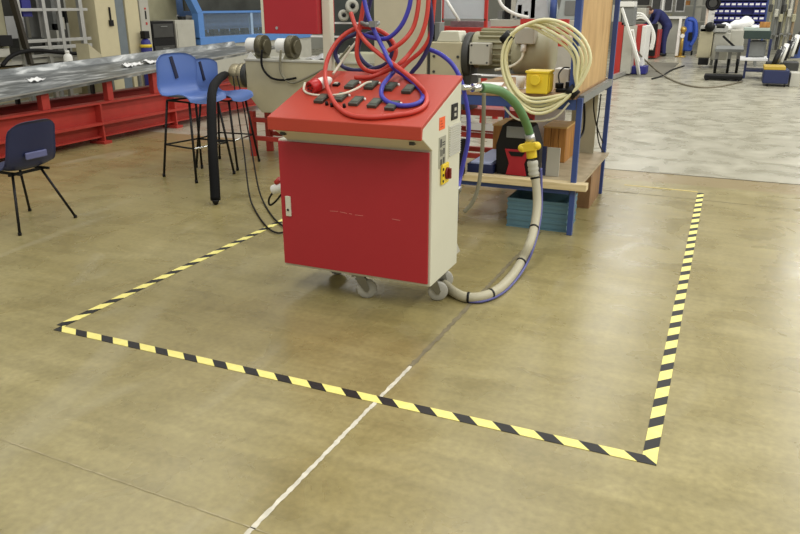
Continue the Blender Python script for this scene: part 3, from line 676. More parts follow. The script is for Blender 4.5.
# padded black tube
t = thing('padded_tube', 'black padded tube arching from the extruder flange and hanging down to the floor', 'padded tube', on_floor(215, 208))
px_ = [(227, 74, 6.4), (224.5, 75, 6.2), (219, 79, 5.85), (213, 88, 5.4), (211.5, 105, 5.1), (212, 130, 4.9), (213, 155, 4.75), (214.5, 180, 4.66), (215.5, 200, 4.6)]
MB().tube([Y(a, b, c) for a, b, c in px_], lambda q: .04 if q > .15 else .022+.12*q, 12, 6).build('sleeve', FOAM, t)
MB().cyl(Y(215.5, 199, 4.6), Y(215.8, 204, 4.6), .034, .018, 12).cyl(Y(215.7, 203, 4.6), Y(216, 208, 4.6), .014, n=10).build('end_nozzle', BLACK, t)

# ================================================================== LEFT: RED BEAM + GREY TRAY
bm = thing('conveyor_bed', 'long red steel channel beam on feet beneath the grey tray', 'conveyor frame', (-6.5, 6.5, 0))
y0, y1 = 2.6, 10.5
MB().bx(-6.62, -6.477, y0, y1, .44, .46).bx(-6.57, -6.55, y0, y1, .085, .44).bx(-6.62, -6.44, y0, y1, .215, .24).bx(-6.60, -6.49, y0, y1, .07, .085).build('near_beam', REDD, bm)
MB().bx(-7.3, -7.16, y0, y1, .44, .46).bx(-7.24, -7.22, y0, y1, .06, .44).build('far_beam', REDD, bm)
for y in (3.6, 6.35, 7.6, 10.2):
    MB().bx(-6.57, -6.46, y-.012, y+.012, .03, .44).build('stiffener', REDD, bm)
    MB().bx(-6.64, -6.42, y-.06, y+.06, 0, .03).build('foot', REDD, bm)
    MB().bx(-7.3, -7.16, y-.06, y+.06, 0, .06).build('foot', REDD, bm)
for y in (4.3, 6.0, 7.9, 9.7): MB().bx(-7.2, -6.6, y-.03, y+.03, .30, .36).build('cross_member', REDD, bm)
ty = thing('grey_tray', 'long scuffed grey sheet tray on red posts, running along the left side', 'tray', (-6.9, 6.8, .6))
def tz(y): return .635+.028*(y-5.1)
prof = [(-6.47, -.03), (-6.465, .004), (-6.485, .006), (-6.9, .05), (-7.315, .108), (-7.345, .172), (-7.37, .175), (-7.372, .169), (-7.35, .165), (-7.32, .098), (-6.9, .042), (-6.49, -.002), (-6.475, -.03)]
mb = MB(); ys = [2.6+.95*k for k in range(9)]; n_ = len(prof)
def tlift(a, y): return .024*(y-5.1)*max(0, min(1, (a+7.32)/.85))
mb.add([(a, y, b+tz(y)+tlift(a, y)) for y in ys for a, b in prof], [(i*n_+k, i*n_+(k+1) % n_, (i+1)*n_+(k+1) % n_, (i+1)*n_+k) for i in range(8) for k in range(n_)]+[list(range(n_))[::-1], [8*n_+k for k in range(n_)]])
mb.build('tray_sheet', SHEET, ty)
MB().bar((-6.465, ys[0], tz(ys[0])+tlift(-6.47, ys[0])+.006), (-6.465, ys[-1], tz(ys[-1])+tlift(-6.47, ys[-1])+.006), .014, .012).build('edge_trim', ALU, ty)
for px, hw in ((43.5, .05), (108.5, .042), (155, .045)):
    y = atX(px, 96 if px < 100 else 88, -6.55).y
    MB().bx(-6.60, -6.53, y-hw, y+hw, .462, tz(y)+tlift(-6.6, y)-.012).build('support_block', REDD, ty)
for y in (4.9, 5.9, 7.0, 8.8):
    MB().bx(-7.24, -7.2, y-.02, y+.02, .462, tz(y)+.088).build('support_rod', DGREY, ty)
m = MB()
for (px, py, l, a) in ((127, 61, .22, .5), (135, 63, .18, -.3), (35, 80, .2, .2), (150, 67, .25, .6)):
    c = atX(px, py, -6.9); c.z = tz(c.y)+tlift(c.x, c.y)+.062
    M_ = Matrix.Translation(c) @ Matrix.Rotation(a, 4, 'Z') @ Matrix.Rotation(.1, 4, 'Y')
    o = single('plastic_scrap', {127: 'crumpled white plastic scrap on the tray left of the blue stools', 135: 'small white plastic scrap touching the crumpled one on the tray', 35: 'pale plastic scrap at the near end of the grey tray', 150: 'flat white plastic scrap on the tray beside the blue stool back'}[px], 'plastic scrap',
           MB().shell(lambda u, v, M_=M_, l=l: M_ @ Vector(((u-.5)*l*.6, (v-.5)*l, .012+.018*math.sin(u*7+v*4)*math.cos(v*9))), 6, 8, .002), PAPER, 0, 'plastic scraps on the grey tray')

# ================================================================== STOOLS AND CHAIR
def seat_shell(w, d, hback, zs, lean=.10, taper=.10):
    # side curve: front lip -> seat -> backrest; local +X faces forward
    c = spline([(d/2+.015, zs-.05, 0), (d/2-.01, zs-.005, 0), (d/4, zs+.008, 0), (-d/6, zs-.012, 0), (-d/2+.05, zs, 0), (-d/2-.005, zs+.07, 0), (-d/2-lean*.5, zs+hback*.55, 0), (-d/2-lean, zs+hback, 0)], 5)
    L = len(c)-1
    def f(u, v):
        k = u*L; i = min(int(k), L-1); q = c[i].lerp(c[i+1], k-i)
        s = 2*v-1; t = max(0, (u-.5)/.5)
        ww = w/2*(1-taper*t-.3*max(0, t-.85))
        front = max(0, 1-u/.15)
        ww *= 1-.10*front
        dx = .055*t*s*s; dz = .03*s*s*(1-t)
        top = max(0, t-.8)/.2
        return (q.x+dx, s*ww, q.y+dz-.05*top*abs(s)**4)
    return f
def make_stool():
    r = thing('bar_stool', 'x', 'stool', (0, 0, 0), 'blue bar stools by the conveyor')
    zs = .725
    MB().shell(seat_shell(.45, .40, .37, zs, .02, .0), 34, 14, .007).build('seat_shell', STOOLB, r)
    g = MB().bar((-.206, -.03, zs+.34), (-.196, .012, zs+.15), .012, .034, up=(0, 1, 0))
    g.build('handle_slot', mat('slot_dark', (30, 34, 60), .6), r)
    for sx in (1, -1):
        for sy in (1, -1):
            a = Vector((sx*.15, sy*.16, zs-.03)); b = Vector((sx*.225, sy*.225, 0))
            l = MB().cyl(b+Vector((0, 0, .012)), a, .011, n=10).build('leg', BLACK, r)
            MB().cyl(b, b+Vector((0, 0, .03)), .014, n=10).build('foot_cap', BRUB, l)
    MB().tube([(.15, -.16, zs-.03), (0, -.14, zs-.032), (-.15, -.16, zs-.03)], .009, 8, 3).tube([(.15, .16, zs-.03), (0, .14, zs-.032), (-.15, .16, zs-.03)], .009, 8, 3).bar((-.15, -.16, zs-.03), (-.15, .16, zs-.03), .016).bar((.15, -.16, zs-.03), (.15, .16, zs-.03), .016).build('seat_frame', BLACK, r)
    k = .30; px_ = .225-(.075)*k/.695; py_ = .225-.065*k/.695
    MB().cyl((px_, -py_, k), (px_, py_, k), .009, n=10).build('footrest', CHROME, r)
    for s in (-1, 1): MB().cyl((-px_, s*py_, k), (px_, s*py_, k), .008, n=10).build('stretcher', BLACK, r)
    MB().cyl((-px_, -py_, k), (-px_, py_, k), .008, n=10).build('stretcher', BLACK, r)
    return r
st1 = make_stool(); st2 = copy_tree(st1)
st1['label'] = 'nearer blue moulded bar stool with black legs beside the red beam, its back slotted'
st2['label'] = 'farther blue moulded bar stool with black legs, partly hidden behind the nearer stool'
st1.location = (-4.40, 5.41, 0); st1.rotation_euler = (0, 0, -.2)
st2.location = (-4.45, 5.93, 0); st2.rotation_euler = (0, 0, .12); st2.scale = (1, 1, .93)
ch = thing('plastic_chair', 'navy moulded plastic chair with splayed black steel legs at the left edge', 'chair', (0, 0, 0))
zs = .42
MB().shell(seat_shell(.44, .40, .34, zs, .09), 34, 14, .007).build('seat_shell', NAVY, ch)
s_ = MB().bx(-.238, -.222, -.09, .09, zs+.075, zs+.125).build('handle_slot', mat('slot_pale', (96, 100, 140), .6), ch, .01); s_['label'] = 'paler slot low in the backrest'
for sx in (1, -1):
    for sy in (1, -1):
        a = Vector((sx*.11, sy*.12, zs-.03)); b = Vector((sx*.235, sy*.245, 0))
        l = MB().cyl(b+Vector((0, 0, .01)), a, .0095, n=10).build('leg', BLACK, ch)
        MB().cyl(b, b+Vector((0, 0, .02)), .013, n=10).build('foot_cap', BRUB, l)
MB().bar((.11, -.15, zs-.03), (.11, .15, zs-.03), .018).bar((-.11, -.15, zs-.03), (-.11, .15, zs-.03), .018).bar((-.19, -.12, zs-.022), (.17, -.12, zs-.022), .016).bar((-.19, .12, zs-.022), (.17, .12, zs-.022), .016).build('seat_frame', BLACK, ch)
ch.location = (-4.57, 3.62, 0); ch.rotation_euler = (0, 0, PI)

# ================================================================== LEFT BACKGROUND (machines beyond the tray)
XB = -9.0
def X(px, py, x=XB): return atX(px, py, x)
fr = thing('profile_frame_machine', 'aluminium profile frame machine with dark interior at the far left beyond the tray', 'machine', (-9.6, 7.8, 0))
for y, w_ in ((6.2, .07), (7.62, .07), (8.05, .06), (8.32, .06), (8.72, .07)):
    MB().bx(XB-.06, XB, y-w_/2, y+w_/2, 0, 2.3).build('frame_post', ALU, fr, .004)
for y in (6.3, 7.62, 8.8):
    MB().bx(XB-1.3, XB-1.24, y-.03, y+.03, 0, 2.3).build('rear_post', ALU, fr)
for z, h_ in ((.80, .04), (.90, .05), (1.0, .045), (1.42, .04), (1.9, .05)):
    MB().bx(XB-.05, XB-.005, 7.65, 8.85, z, z+h_).build('frame_rail', ALU, fr, .003)
MB().bx(XB-1.2, XB-.06, 6.3, 8.8, .72, .77).build('table_plate', LGREY, fr)
MB().bx(XB-1.2, XB-.3, 6.3, 8.8, .2, .68).build('base_housing', BEIGE, fr)
MB().bx(XB-1.32, XB-1.3, 6.2, 8.9, .7, 2.3).build('rear_panel', DGREY, fr)
MB().bx(XB-.12, XB-.08, 7.75, 7.9, 1.35, 1.85).build('blue_flap', BINB, fr)
MB().bx(XB-.5, XB-.2, 7.8, 8.25, .92, 1.05).build('slide_unit', DGREY, fr, .004)
m = MB()
MB().bx(XB-.4, XB-.2, 8.1, 8.18, .77, 1.7).build('lift_column', STEEL, fr); MB().bx(XB-.5, XB-.3, 8.45, 8.52, .77, 1.9).build('lift_column', MGREY, fr)
MB().bx(XB-.45, XB-.25, 8.58, 8.64, .77, 1.8).build('lift_column', DGREY, fr)
MB().bx(XB-.7, XB-.5, 7.95, 8.1, .95, 1.35).build('sample_card', PAPER, fr)
for k in range(4): MB().bx(XB-.35, XB-.2, 8.38+.07*k, 8.42+.07*k, .98+.09*k, 1.15+.09*k).build('fixture_block', BLACK if k % 2 else LGREY, fr)
ol = MB().bx(XB-.2, XB-.1, 6.3, 7.45, .75, 1.75).build('side_panel', OLIVE, fr)
MB().bar((XB+.03, 7.52, 1.6), (XB+.03, 7.64, .72), .09, .05).build('dark_strut', mat('dark_brown_strut', (54, 48, 36), .6), fr)
MB().bx(XB-.09, XB+.05, 7.2, 7.4, .98, 1.12).build('gauge_unit', BLACK, fr, .006)
MB().bx(XB-.09, XB+.02, 7.1, 7.35, .84, .95).build('control_block', LGREY, fr, .006)
hose('black_hose', 'thick black hose arching along the aluminium frame machine above the tray', [X(2, 66, -8.9), X(10, 57, -8.9), X(22, 52, -8.9), X(38, 50.5, -8.9), X(55, 52, -8.9), X(72, 53.5, -8.9), X(84, 53, -8.92)], .028, BRUB, 'hose', None)
tb2 = thing('side_table', 'low grey table in front of the aluminium frame machine, carrying a white bottle', 'table', (-8.5, 8.2, 0))
MB().bx(-8.85, -8.2, 7.4, 9.0, .66, .69).build('table_top', LGREY, tb2)
for x in (-8.8, -8.25):
    for y in (7.45, 8.95): MB().bx(x-.02, x+.02, y-.02, y+.02, 0, .66).build('leg', MGREY, tb2)
c = atX(68, 58, -8.5)
bt = thing('bottle', 'white plastic bottle standing beyond the tray in front of the aluminium frame machine', 'bottle', (c.x, c.y, .69))
MB().lathe([(0, 0), (.055, 0), (.06, .01), (.06, .13), (.05, .155), (.028, .17), (.026, .18), (0, .18)], (c.x, c.y, .691)).build('body', WHITE, bt)
MB().lathe([(0, 0), (.03, 0), (.03, .03), (.027, .034), (0, .034)], (c.x, c.y, .871)).build('cap', WHITE, bt)
c = atX(90, 55, -8.6)
single('wedge_box', 'beige wedge-shaped control box with black buttons beside the cream cabinet', 'control box',
       MB().prism([(c.y-.10, .691), (c.y+.14, .691), (c.y+.14, .80), (c.y-.10, .98)], 0, -8.75, -8.5), BEIGE, .004)
cc = thing('machine_cabinet', 'tall cream machine cabinet with a black handle beyond the tray', 'cabinet', (-9.3, 9.3, 0))
MB().bx(-9.6, XB, 9.0, 9.42, 0, 2.3).build('body', mat('warm_cream_paint', (208, 198, 160), .5, var=.05), cc, .006)
c = X(110, 18)
hd = MB().bx(XB, XB+.03, c.y-.04, c.y+.04, c.z-.12, c.z-.03).build('handle', BLACK, cc, .004); MB().bx(XB, XB+.02, c.y-.012, c.y+.012, c.z-.03, c.z+.16).build('lever', BLACK, hd)
single('grey_column', 'blue-grey upright column between the cream cabinets', 'column', MB().bx(-9.5, XB-.02, 9.44, 9.62, 0, 2.3), mat('blue_grey_paint', (118, 128, 132), .5))
single('machine_cabinet', 'narrow cream cabinet right of the blue-grey column', 'cabinet', MB().bx(-9.6, XB, 9.64, 9.93, 0, 2.3), mat('warm_cream_paint', ()), .006)
pc = thing('sign_post', 'pale grey column with small red and black signs, left of the olive partition', 'column', (-9.3, 10.05, 0))
MB().bx(-9.4, XB+.01, 9.95, 10.16, 0, 2.3).build('column', LGREY, pc)
c = X(145.5, 14, XB+.01); MB().bx(XB+.01, XB+.016, c.y-.015, c.y+.015, c.z-.08, c.z+.05).build('black_sign', BLACK, pc); MB().bx(XB+.01, XB+.016, c.y-.018, c.y+.018, c.z+.07, c.z+.10).build('red_sign', RED, pc); MB().bx(XB+.01, XB+.016, c.y-.018, c.y+.018, c.z-.17, c.z-.13).build('red_sign', RED, pc)
single('partition', 'olive partition panel behind the black and grey cupboards', 'partition', MB().bx(-9.65, -9.6, 10.18, 11.6, 0, 2.3), OLIVE)
bk = thing('black_cupboard', 'black drawer cupboard beyond the tray left of the grey one', 'cupboard', (-9.2, 10.45, 0))
MB().bx(-9.5, XB, 10.2, 10.76, 0, 1.24).build('body', BLACK, bk, .006)
for z in (.25, .62, .98): 
    dr = MB().bx(XB, XB+.012, 10.22, 10.72, z, z+.22).build('drawer', DGREY, bk, .003); MB().bx(XB+.012, XB+.025, 10.4, 10.56, z+.17, z+.185).build('handle', MGREY, dr)
gk = thing('grey_cupboard', 'light grey cupboard beyond the tray, a small wire hook on its top', 'cupboard', (-9.2, 11.05, 0))
MB().bx(-9.5, XB, 10.8, 11.32, 0, 1.25).build('body', LGREY, gk, .006)
MB().bx(XB, XB+.01, 10.83, 11.29, .06, 1.2).build('door', LGREY, gk, .003); MB().tube([(XB-.1, 10.98, 1.25), (XB-.1, 10.98, 1.33), (XB-.1, 11.05, 1.33)], .006, 6, 3).build('hook', STEEL, gk)
c = X(145.5, 40, -8.9)
ca = thing('canister', 'blue canister with a yellow band and black head in front of the pale column', 'canister', (c.x, c.y, 0))
MB().lathe([(0, 0), (.085, 0), (.09, .02), (.09, .86), (.07, .95), (.03, .98), (0, .98)], (c.x, c.y, 0)).build('body', BINB, ca)
MB().lathe([(.091, 0), (.094, 0), (.094, .05), (.091, .05)], (c.x, c.y, .84)).build('band', YELLOW, ca); MB().bx(c.x-.05, c.x+.05, c.y-.06, c.y+.06, .98, 1.1).build('head', BLACK, ca, .01)
# blue machine with viewing window
bmz = thing('blue_machine', 'light blue enclosed machine with a viewing window beyond the grey tray', 'machine', (-9.5, 13.2, 0))
YA, YE = 11.42, 15.5
MB().bx(-10.4, XB, YA, YE, 0, .82).build('base', LGREY, bmz, .006)
MB().bx(-9.2, XB+.03, YA, YE, .80, .94).build('sill', MBLUE, bmz, .006)
MB().bx(-9.12, XB+.02, YA, YA+.16, .9, 1.38).build('frame_post', MBLUE, bmz, .006)
MB().bar((XB-.05, YA+.08, 1.36), (XB-.05, YA-.25, 1.85), .14, .14).build('slanted_post', MBLUE, bmz, .006)
MB().bx(-9.06, XB-.01, 13.12, 13.2, .94, 1.4).build('mullion', mat('pale_blue_mullion', (160, 186, 214), .4), bmz)
MB().bx(-9.06, XB, YA+.16, YE, 1.36, 1.40).build('frame_rail', MBLUE, bmz)
MB().bx(-10.0, -9.96, YA, YE, .82, 1.7).build('rear_panel', mat('interior_blue', (122, 158, 216), .6), bmz)
MB().bx(-9.9, -9.5, 12.0, YE, .82, .98).build('machine_bed', DGREY, bmz, .01)
for k in range(9): MB().bx(-9.52, -9.4, 12.05+.35*k, 12.2+.35*k, .94, 1.05).build('bed_block', BLACK, bmz, .005)
MB().cyl((-9.6, 11.85, 1.2), (-9.45, 11.95, 1.2), .13, .10, 20).cyl((-9.45, 11.95, 1.2), (-9.36, 12.0, 1.2), .06, n=16).build('chuck', STEEL, bmz, .006)
MB().bx(-9.75, -9.55, 11.66, 12.0, .82, 1.3).build('chuck_housing', DGREY, bmz, .01)
MB().bx(-9.04, -9.02, YA+.16, 13.12, .94, 1.36).build('window_pane', PANE, bmz)
MB().bx(-9.04, -9.02, 13.2, YE, .94, 1.36).build('window_pane', PANE, bmz)
MB().bx(-9.3, -9.26, YA, YE, 1.40, 2.3).build('upper_hood', mat('dark_scratched_hood', (84, 86, 80), .3, .3, var=.5, scale=3), bmz)
# ================================================================== CENTRE BACKGROUND
sh = thing('roll_stand', 'dark stand with white reels behind the cream post', 'stand', (-4.0, 7.8, 0))
MB().bx(-4.3, -3.4, 7.9, 8.2, 0, 2.0).build('housing', mat('dark_green_grey', (70, 76, 72), .5, var=.3), sh, .006)
for px, py, r_ in ((353, 7, .075), (344.5, 16, .06)):
    c = atY(px, py, 7.8); rl = MB().lathe([(r_*.3, 0), (r_, 0), (r_, .012), (r_*.82, .016), (r_*.82, .10), (r_, .104), (r_, .116), (r_*.3, .116), (r_*.3, 0)], (c.x, 7.78, c.z), (.5, -1, .1)).build('reel', LGREY, sh)
    MB().lathe([(0, 0), (r_*.34, 0), (r_*.34, .15), (0, .15)], (c.x, 7.80, c.z), (.5, -1, .1)).build('hub', BLACK, rl)
for z in (.92, 1.15, 1.3): MB().bx(-4.5, -3.3, 7.74, 7.77, z, z+.02).build('rail', PAPER, sh)
single('sheet_stack', 'crumpled light grey sheet on the extruder lid behind the cream post', 'sheet',
       MB().shell(lambda u, v: (-3.85+.42*u, 6.5+.22*v, 1.0+.05*math.sin(u*3.1)*math.sin(v*3)+.012*math.sin(u*17+v*5)), 14, 8, .003), mat('grey_film', (190, 190, 188), .35, var=.2))
single('open_box', 'cream open box on the extruder lid left of the electrical cabinet', 'box', MB().bx(-3.4, -3.0, 6.38, 6.39, .996, 1.07).bx(-3.4, -3.0, 6.69, 6.7, .996, 1.07).bx(-3.4, -3.39, 6.39, 6.69, .996, 1.07).bx(-3.01, -3.0, 6.39, 6.69, .996, 1.07).bx(-3.39, -3.01, 6.39, 6.69, .996, 1.004), CREAM)
single('grey_cabinet', 'plain grey cabinet behind the gearbox', 'cabinet', MB().bx(-3.3, -2.97, 7.6, 8.0, 0, 1.9), mat('grey_cabinet_paint', (170, 172, 168), .5, var=.05), .006)
rm = thing('red_framed_machine', 'red framed conveyor with a clear hood far behind the gearbox and motors', 'machine', (-2.6, 9.7, 0))
for z, y in ((1.02, 9.4), (1.16, 9.5), (1.16, 10.0)):
    MB().bx(-3.75, -1.85, y, y+.06, z, z+.07).build('rail', RED, rm, .003)
MB().bx(-3.75, -1.85, 9.44, 10.05, 1.10, 1.13).build('belt', mat('pink_grey_belt', (206, 170, 170), .6, var=.2), rm)
for x in (-3.7, -2.9, -2.35):
    for y in (9.43, 10.02): MB().bx(x-.035, x+.035, y-.03, y+.03, 0, 1.16).build('leg', RED, rm)
for x in (-3.55, -2.95): MB().bx(x-.02, x+.02, 9.55, 9.59, 1.2, 1.6).build('hood_post', RED, rm)
MB().bx(-3.53, -2.97, 9.56, 9.58, 1.33, 1.6).build('clear_hood', PANE2, rm); MB().bx(-3.55, -2.95, 9.55, 9.6, 1.31, 1.335).build('hood_lip', ALU, rm)
MB().bx(-3.5, -3.0, 9.75, 9.95, 1.14, 1.3).build('feed_block', mat('mixed_grey_parts', (150, 130, 132), .5, var=.4, scale=14), rm)
MB().bar((-2.7, 9.46, 1.2), (-2.2, 9.46, 1.27), .06).build('rail_cap', RED, rm); MB().bx(-2.45, -1.85, 9.4, 9.46, 1.27, 1.34).build('upper_rail', RED, rm)
a = atY(444, -4, 9.35); b = atY(459.5, 21, 9.38)
MB().cyl(a, b, .018, n=10).build('slanted_rod', WHITE, rm)
gmz = thing('grey_processing_machine', 'pale grey machine with rounded hood far behind the motors, left of the plywood panel', 'machine', (-2.2, 11.5, 0))
MB().bx(-3.4, -2.05, 11.2, 12.2, 0, 1.3).build('base', LGREY, gmz, .01)
MB().prism([(-3.1, 1.3), (-2.5, 1.3), (-2.6, 1.75), (-2.95, 1.75)], 1, 11.3, 12.0).build('hood', mat('milky_hood', (196, 200, 200), .3, var=.15), gmz, .02)
MB().prism([(-2.4, 1.3), (-2.05, 1.3), (-2.05, 1.8), (-2.3, 1.8)], 1, 11.25, 12.0).build('panel_housing', mat('pale_green_grey', (176, 184, 180), .5), gmz, .01)
MB().bx(-2.28, -2.08, 11.235, 11.25, 1.36, 1.56).build('panel_window', MGREY, gmz, .004)
MB().cyl((-2.45, 11.25, 1.3), (-2.45, 11.25, 1.6), .05).build('blue_valve', BLUEST, gmz)
MB().tube([(-3.3, 11.2, 1.7), (-3.2, 11.15, 1.5), (-3.0, 11.15, 1.38), (-2.8, 11.22, 1.33)], .025, 8).build('white_pipe', WHITE, gmz)
for k in range(6): MB().bx(-3.3+.1*k, -3.23+.1*k, 11.3, 11.45, 1.3, 1.42+.09*((k*7) % 4)).build('fitting', (MGREY, BLACK, LGREY)[k % 3], gmz, .004)

# ================================================================== RIGHT BACKGROUND
rw = thing('red_white_machine', 'red and white machine with a smoked window just right of the plywood panel', 'machine', (-2.3, 18.4, 0))
y = 17.6
def rect(parent, name, px0, px1, py0, py1, yy, dep, m, bev=.01):
    a = atY(px0, (py0+py1)/2, yy); b = atY(px1, (py0+py1)/2, yy)
    z1 = atY((px0+px1)/2, py0, yy).z; z0 = max(0.0, atY((px0+px1)/2, py1, yy).z)
    return MB().bx(a.x, b.x, yy, yy+dep, z0, z1).build(name, m, parent, bev)
rect(rw, 'red_side', 612, 621.5, 22, 78, y, 1.0, RED); rect(rw, 'white_door', 621.8, 632, 26, 74, y, 1.0, LGREY)
rect(rw, 'red_panel', 632.3, 640, 25, 66, y+.6, 1.0, RED); rect(rw, 'white_edge', 640.3, 645, 26, 66, y+.6, 1.0, WHITE)
rect(rw, 'smoked_window', 622, 634, 7, 25.5, y, .5, MGREY); rect(rw, 'top_cap', 618, 634, 1.5, 6.8, y-.05, .6, WHITE)
rect(rw, 'top_housing', 612, 621.6, 5, 21.8, y+.05, .6, LGREY)
rect(rw, 'blue_base', 630, 646, 66.5, 74, y+.3, .5, BINB)
a, b = atY(622, 8, 17.2), atY(639, 62, 17.0); MB().bar(a, b, .045).build('white_strut', WHITE, rw)
a, b = on_floor(639, 75), atY(632, 30, 17.3); MB().bar(a, b, .06).build('white_leg', WHITE, rw)
a, b = on_floor(612, 80), on_floor(634, 72); MB().bar(a+Vector((0, 0, .06)), b+Vector((0, 0, .06)), .08).build('floor_rail', ALU, rw)
hose('floor_cable', 'thin grey cable drooping from the red and white machine across the pale floor', [atY(633, 46, 17.4), on_floor(643, 58, .35), on_floor(655, 69, .05), on_floor(668, 78, .015), on_floor(684, 84.5, .015), on_floor(703, 87.5, .015), on_floor(722, 86, .015), on_floor(742, 81.5, .015)], .018, mat('grey_floor_cable', (120, 112, 92), .6), 'cable', None)
A_ = on_floor(617, 76); B_ = on_floor(675, 63)
single('floor_mat', 'dark grey floor mat in front of the red and white machine', 'mat', MB().bx(A_.x+.1, B_.x+.1, A_.y, B_.y, .001, .008), mat('dark_mat', (112, 108, 94), .7))
cvr = thing('tube_conveyor', 'machine with curved white tubes that the navy-clad person works at', 'machine', (-2.6, 23.6, 0))
rect(cvr, 'red_base', 641, 658, 30, 58, 23.6, 1.0, REDD); rect(cvr, 'dark_base', 650, 656, 24, 56, 23.4, .2, BLACK)
for k in range(3): MB().tube([atY(632, 20-3*k, 23.3), atY(642, 18-2*k, 23.3), atY(650, 24, 23.3), atY(652.5+k, 36, 23.3), atY(650+k, 50, 23.3)], .034, 8).build('white_tube', WHITE, cvr)
rect(cvr, 'top_unit', 634, 646, 8, 17, 23.6, .8, LGREY)

# --- person in navy, bent over the machine
pr = thing('person', 'person in navy work clothes bent forward over the machine with arms reaching down', 'person', on_floor(660, 56.5))
B0 = on_floor(660, 56.5); fd = Vector((-.917, -.399, 0)); sd = Vector((-fd.y, fd.x, 0))
def bp(f, s, z): return B0+fd*f+sd*s+Vector((0, 0, z))
def limb(m, pts, rs, n=12):
    P = spline(pts, 5); k = len(rs)-1
    def R(t):
        q = min(t*k, k-1e-6); i = int(q); return rs[i]+(rs[i+1]-rs[i])*(q-i)
    for q in (0, -1): m.ball(P[q], rs[q]*.98, 10, 7)
    return m.tube(P, R, n, raw=True)
def fuse(o, vox):
    r = o.modifiers.new('fuse', 'REMESH'); r.mode = 'VOXEL'; r.voxel_size = vox; r.use_smooth_shade = True
    s = o.modifiers.new('smooth', 'SMOOTH'); s.factor = .5; s.iterations = 3
    return o
hip = bp(-.12, 0, .90); chest = bp(.22, 0, 1.24); neck = bp(.34, 0, 1.30)
def torso(m, g=0): 
    limb(m, [hip, bp(-.02, 0, 1.05), bp(.12, 0, 1.18), chest, bp(.30, 0, 1.285)], [.135+g, .13+g, .145+g, .15+g, .10+g], 16)
    for s in (-1, 1):
        limb(m, [bp(-.10, s*.09, .90), bp(-.03, s*.10, .50), bp(-.06, s*.11, .09)], [.095+g, .07+g, .05+g])
        limb(m, [bp(.26, s*.17, 1.27), bp(.36, s*.24, 1.02), bp(.56, s*.20, .90)], [.066+g, .05+g, .038+g])
    limb(m, [bp(.24, -.16, 1.26), bp(.25, 0, 1.28), bp(.24, .16, 1.26)], [.075+g, .09+g, .075+g])
body = MB(); torso(body)
hc = bp(.50, 0, 1.34)
limb(body, [neck, bp(.44, 0, 1.33)], [.06, .055])
T_ = Matrix(((fd.x, sd.x, 0), (fd.y, sd.y, 0), (0, 0, 1))) @ Matrix.Rotation(.7, 3, 'Y')
body.ball(hc, (.10, .078, .118), 16, 12, T_)
body.ball(hc+T_ @ Vector((.10, 0, -.02)), (.022, .016, .028), 8, 6, T_)
for s in (-1, 1):
    body.ball(hc+T_ @ Vector((0, s*.08, -.005)), (.02, .012, .034), 8, 6, T_)
    body.ball(hc+T_ @ Vector((.088, s*.032, .012)), .014, 8, 6)
    pw = bp(.56, s*.20, .90); hd_ = bp(.66, s*.19, .86)
    limb(body, [pw, hd_], [.036, .042])
    for k, (dl, ln) in enumerate(((-.03, .072), (-.01, .084), (.011, .08), (.03, .06))):
        b0 = hd_+sd*dl; limb(body, [b0, b0+fd*ln*.6+Vector((0, 0, -.02)), b0+fd*ln*.85+Vector((0, 0, -.055))], [.012, .0105, .009], 8)
    b0 = pw+fd*.04+sd*(-s*.034); limb(body, [b0, b0+fd*.04+sd*(-s*.03)+Vector((0, 0, -.02)), b0+fd*.07+sd*(-s*.028)+Vector((0, 0, -.045))], [.015, .012, .010], 8)
    limb(body, [bp(-.07, s*.11, .06), bp(.08, s*.12, .045)], [.05, .045])
fuse(body.build('body', SKIN, pr), .011)
cl = MB(); torso(cl, .016); fuse(cl.build('overalls', OVERALL, pr), .018)
hr = MB().ball(hc+T_ @ Vector((-.022, 0, .03)), (.098, .088, .108), 16, 12, T_); hr.build('hair', HAIR, pr)
ey = MB()
for s in (-1, 1): MB().ball(hc+T_ @ Vector((.099, s*.032, .014)), .008, 8, 6).build('eye', BLACK, pr)
MB().ball(hc+T_ @ Vector((.092, 0, -.06)), (.008, .028, .006), 8, 6, T_).build('mouth', mat('lip_colour', (150, 84, 76), .6), pr)
for s in (-1, 1): fuse(limb(MB(), [bp(-.10, s*.11, .07), bp(.0, s*.115, .07), bp(.12, s*.12, .062)], [.062, .062, .052]).build('boot', BLACK, pr), .015)

# --- grey cabinets, blue machine, poles behind
gc = thing('grey_workstation', 'light grey workstation with window racks above, behind the bending person', 'workstation', (-1.5, 27, 0))
rect(gc, 'base_cabinet', 655, 684, 19, 56, 26.6, .8, LGREY); rect(gc, 'counter', 650, 686, 16.5, 19, 26.4, 1.0, WHITE)
for a0, a1 in ((652, 662), (664.5, 673.5), (676, 686)):
    f_ = rect(gc, 'window_frame', a0, a1, -14, 12, 27.0, .1, ALU, .004); rect(f_, 'pane', a0+1.2, a1-1.2, -12, 10.5, 26.98, .02, DGREY, 0)
rect(gc, 'pillar', 662.2, 664.2, -14, 16, 26.9, .1, WHITE, .004)
bl = thing('blue_pump_unit', 'bright blue rounded pump housing with a dark opening, right of the person', 'pump', on_floor(686, 55))
c0 = on_floor(686, 55)
hs = MB().lathe([(0, 0), (.13, 0), (.16, .05), (.165, .86), (.15, .97), (.08, 1.03), (0, 1.04)], (c0.x, c0.y, .12), n=24).build('housing', BRBLUE, bl)
MB().bx(c0.x+.0, c0.x+.12, c0.y-.2, c0.y-.1, .45, .7).build('opening', BLACK, bl, .01)
MB().tube([(c0.x-.05, c0.y-.12, 1.08), (c0.x+.15, c0.y-.14, 1.02), (c0.x+.22, c0.y-.14, .6), (c0.x+.1, c0.y-.14, .3)], .06, 10).build('blue_duct', BRBLUE, bl)
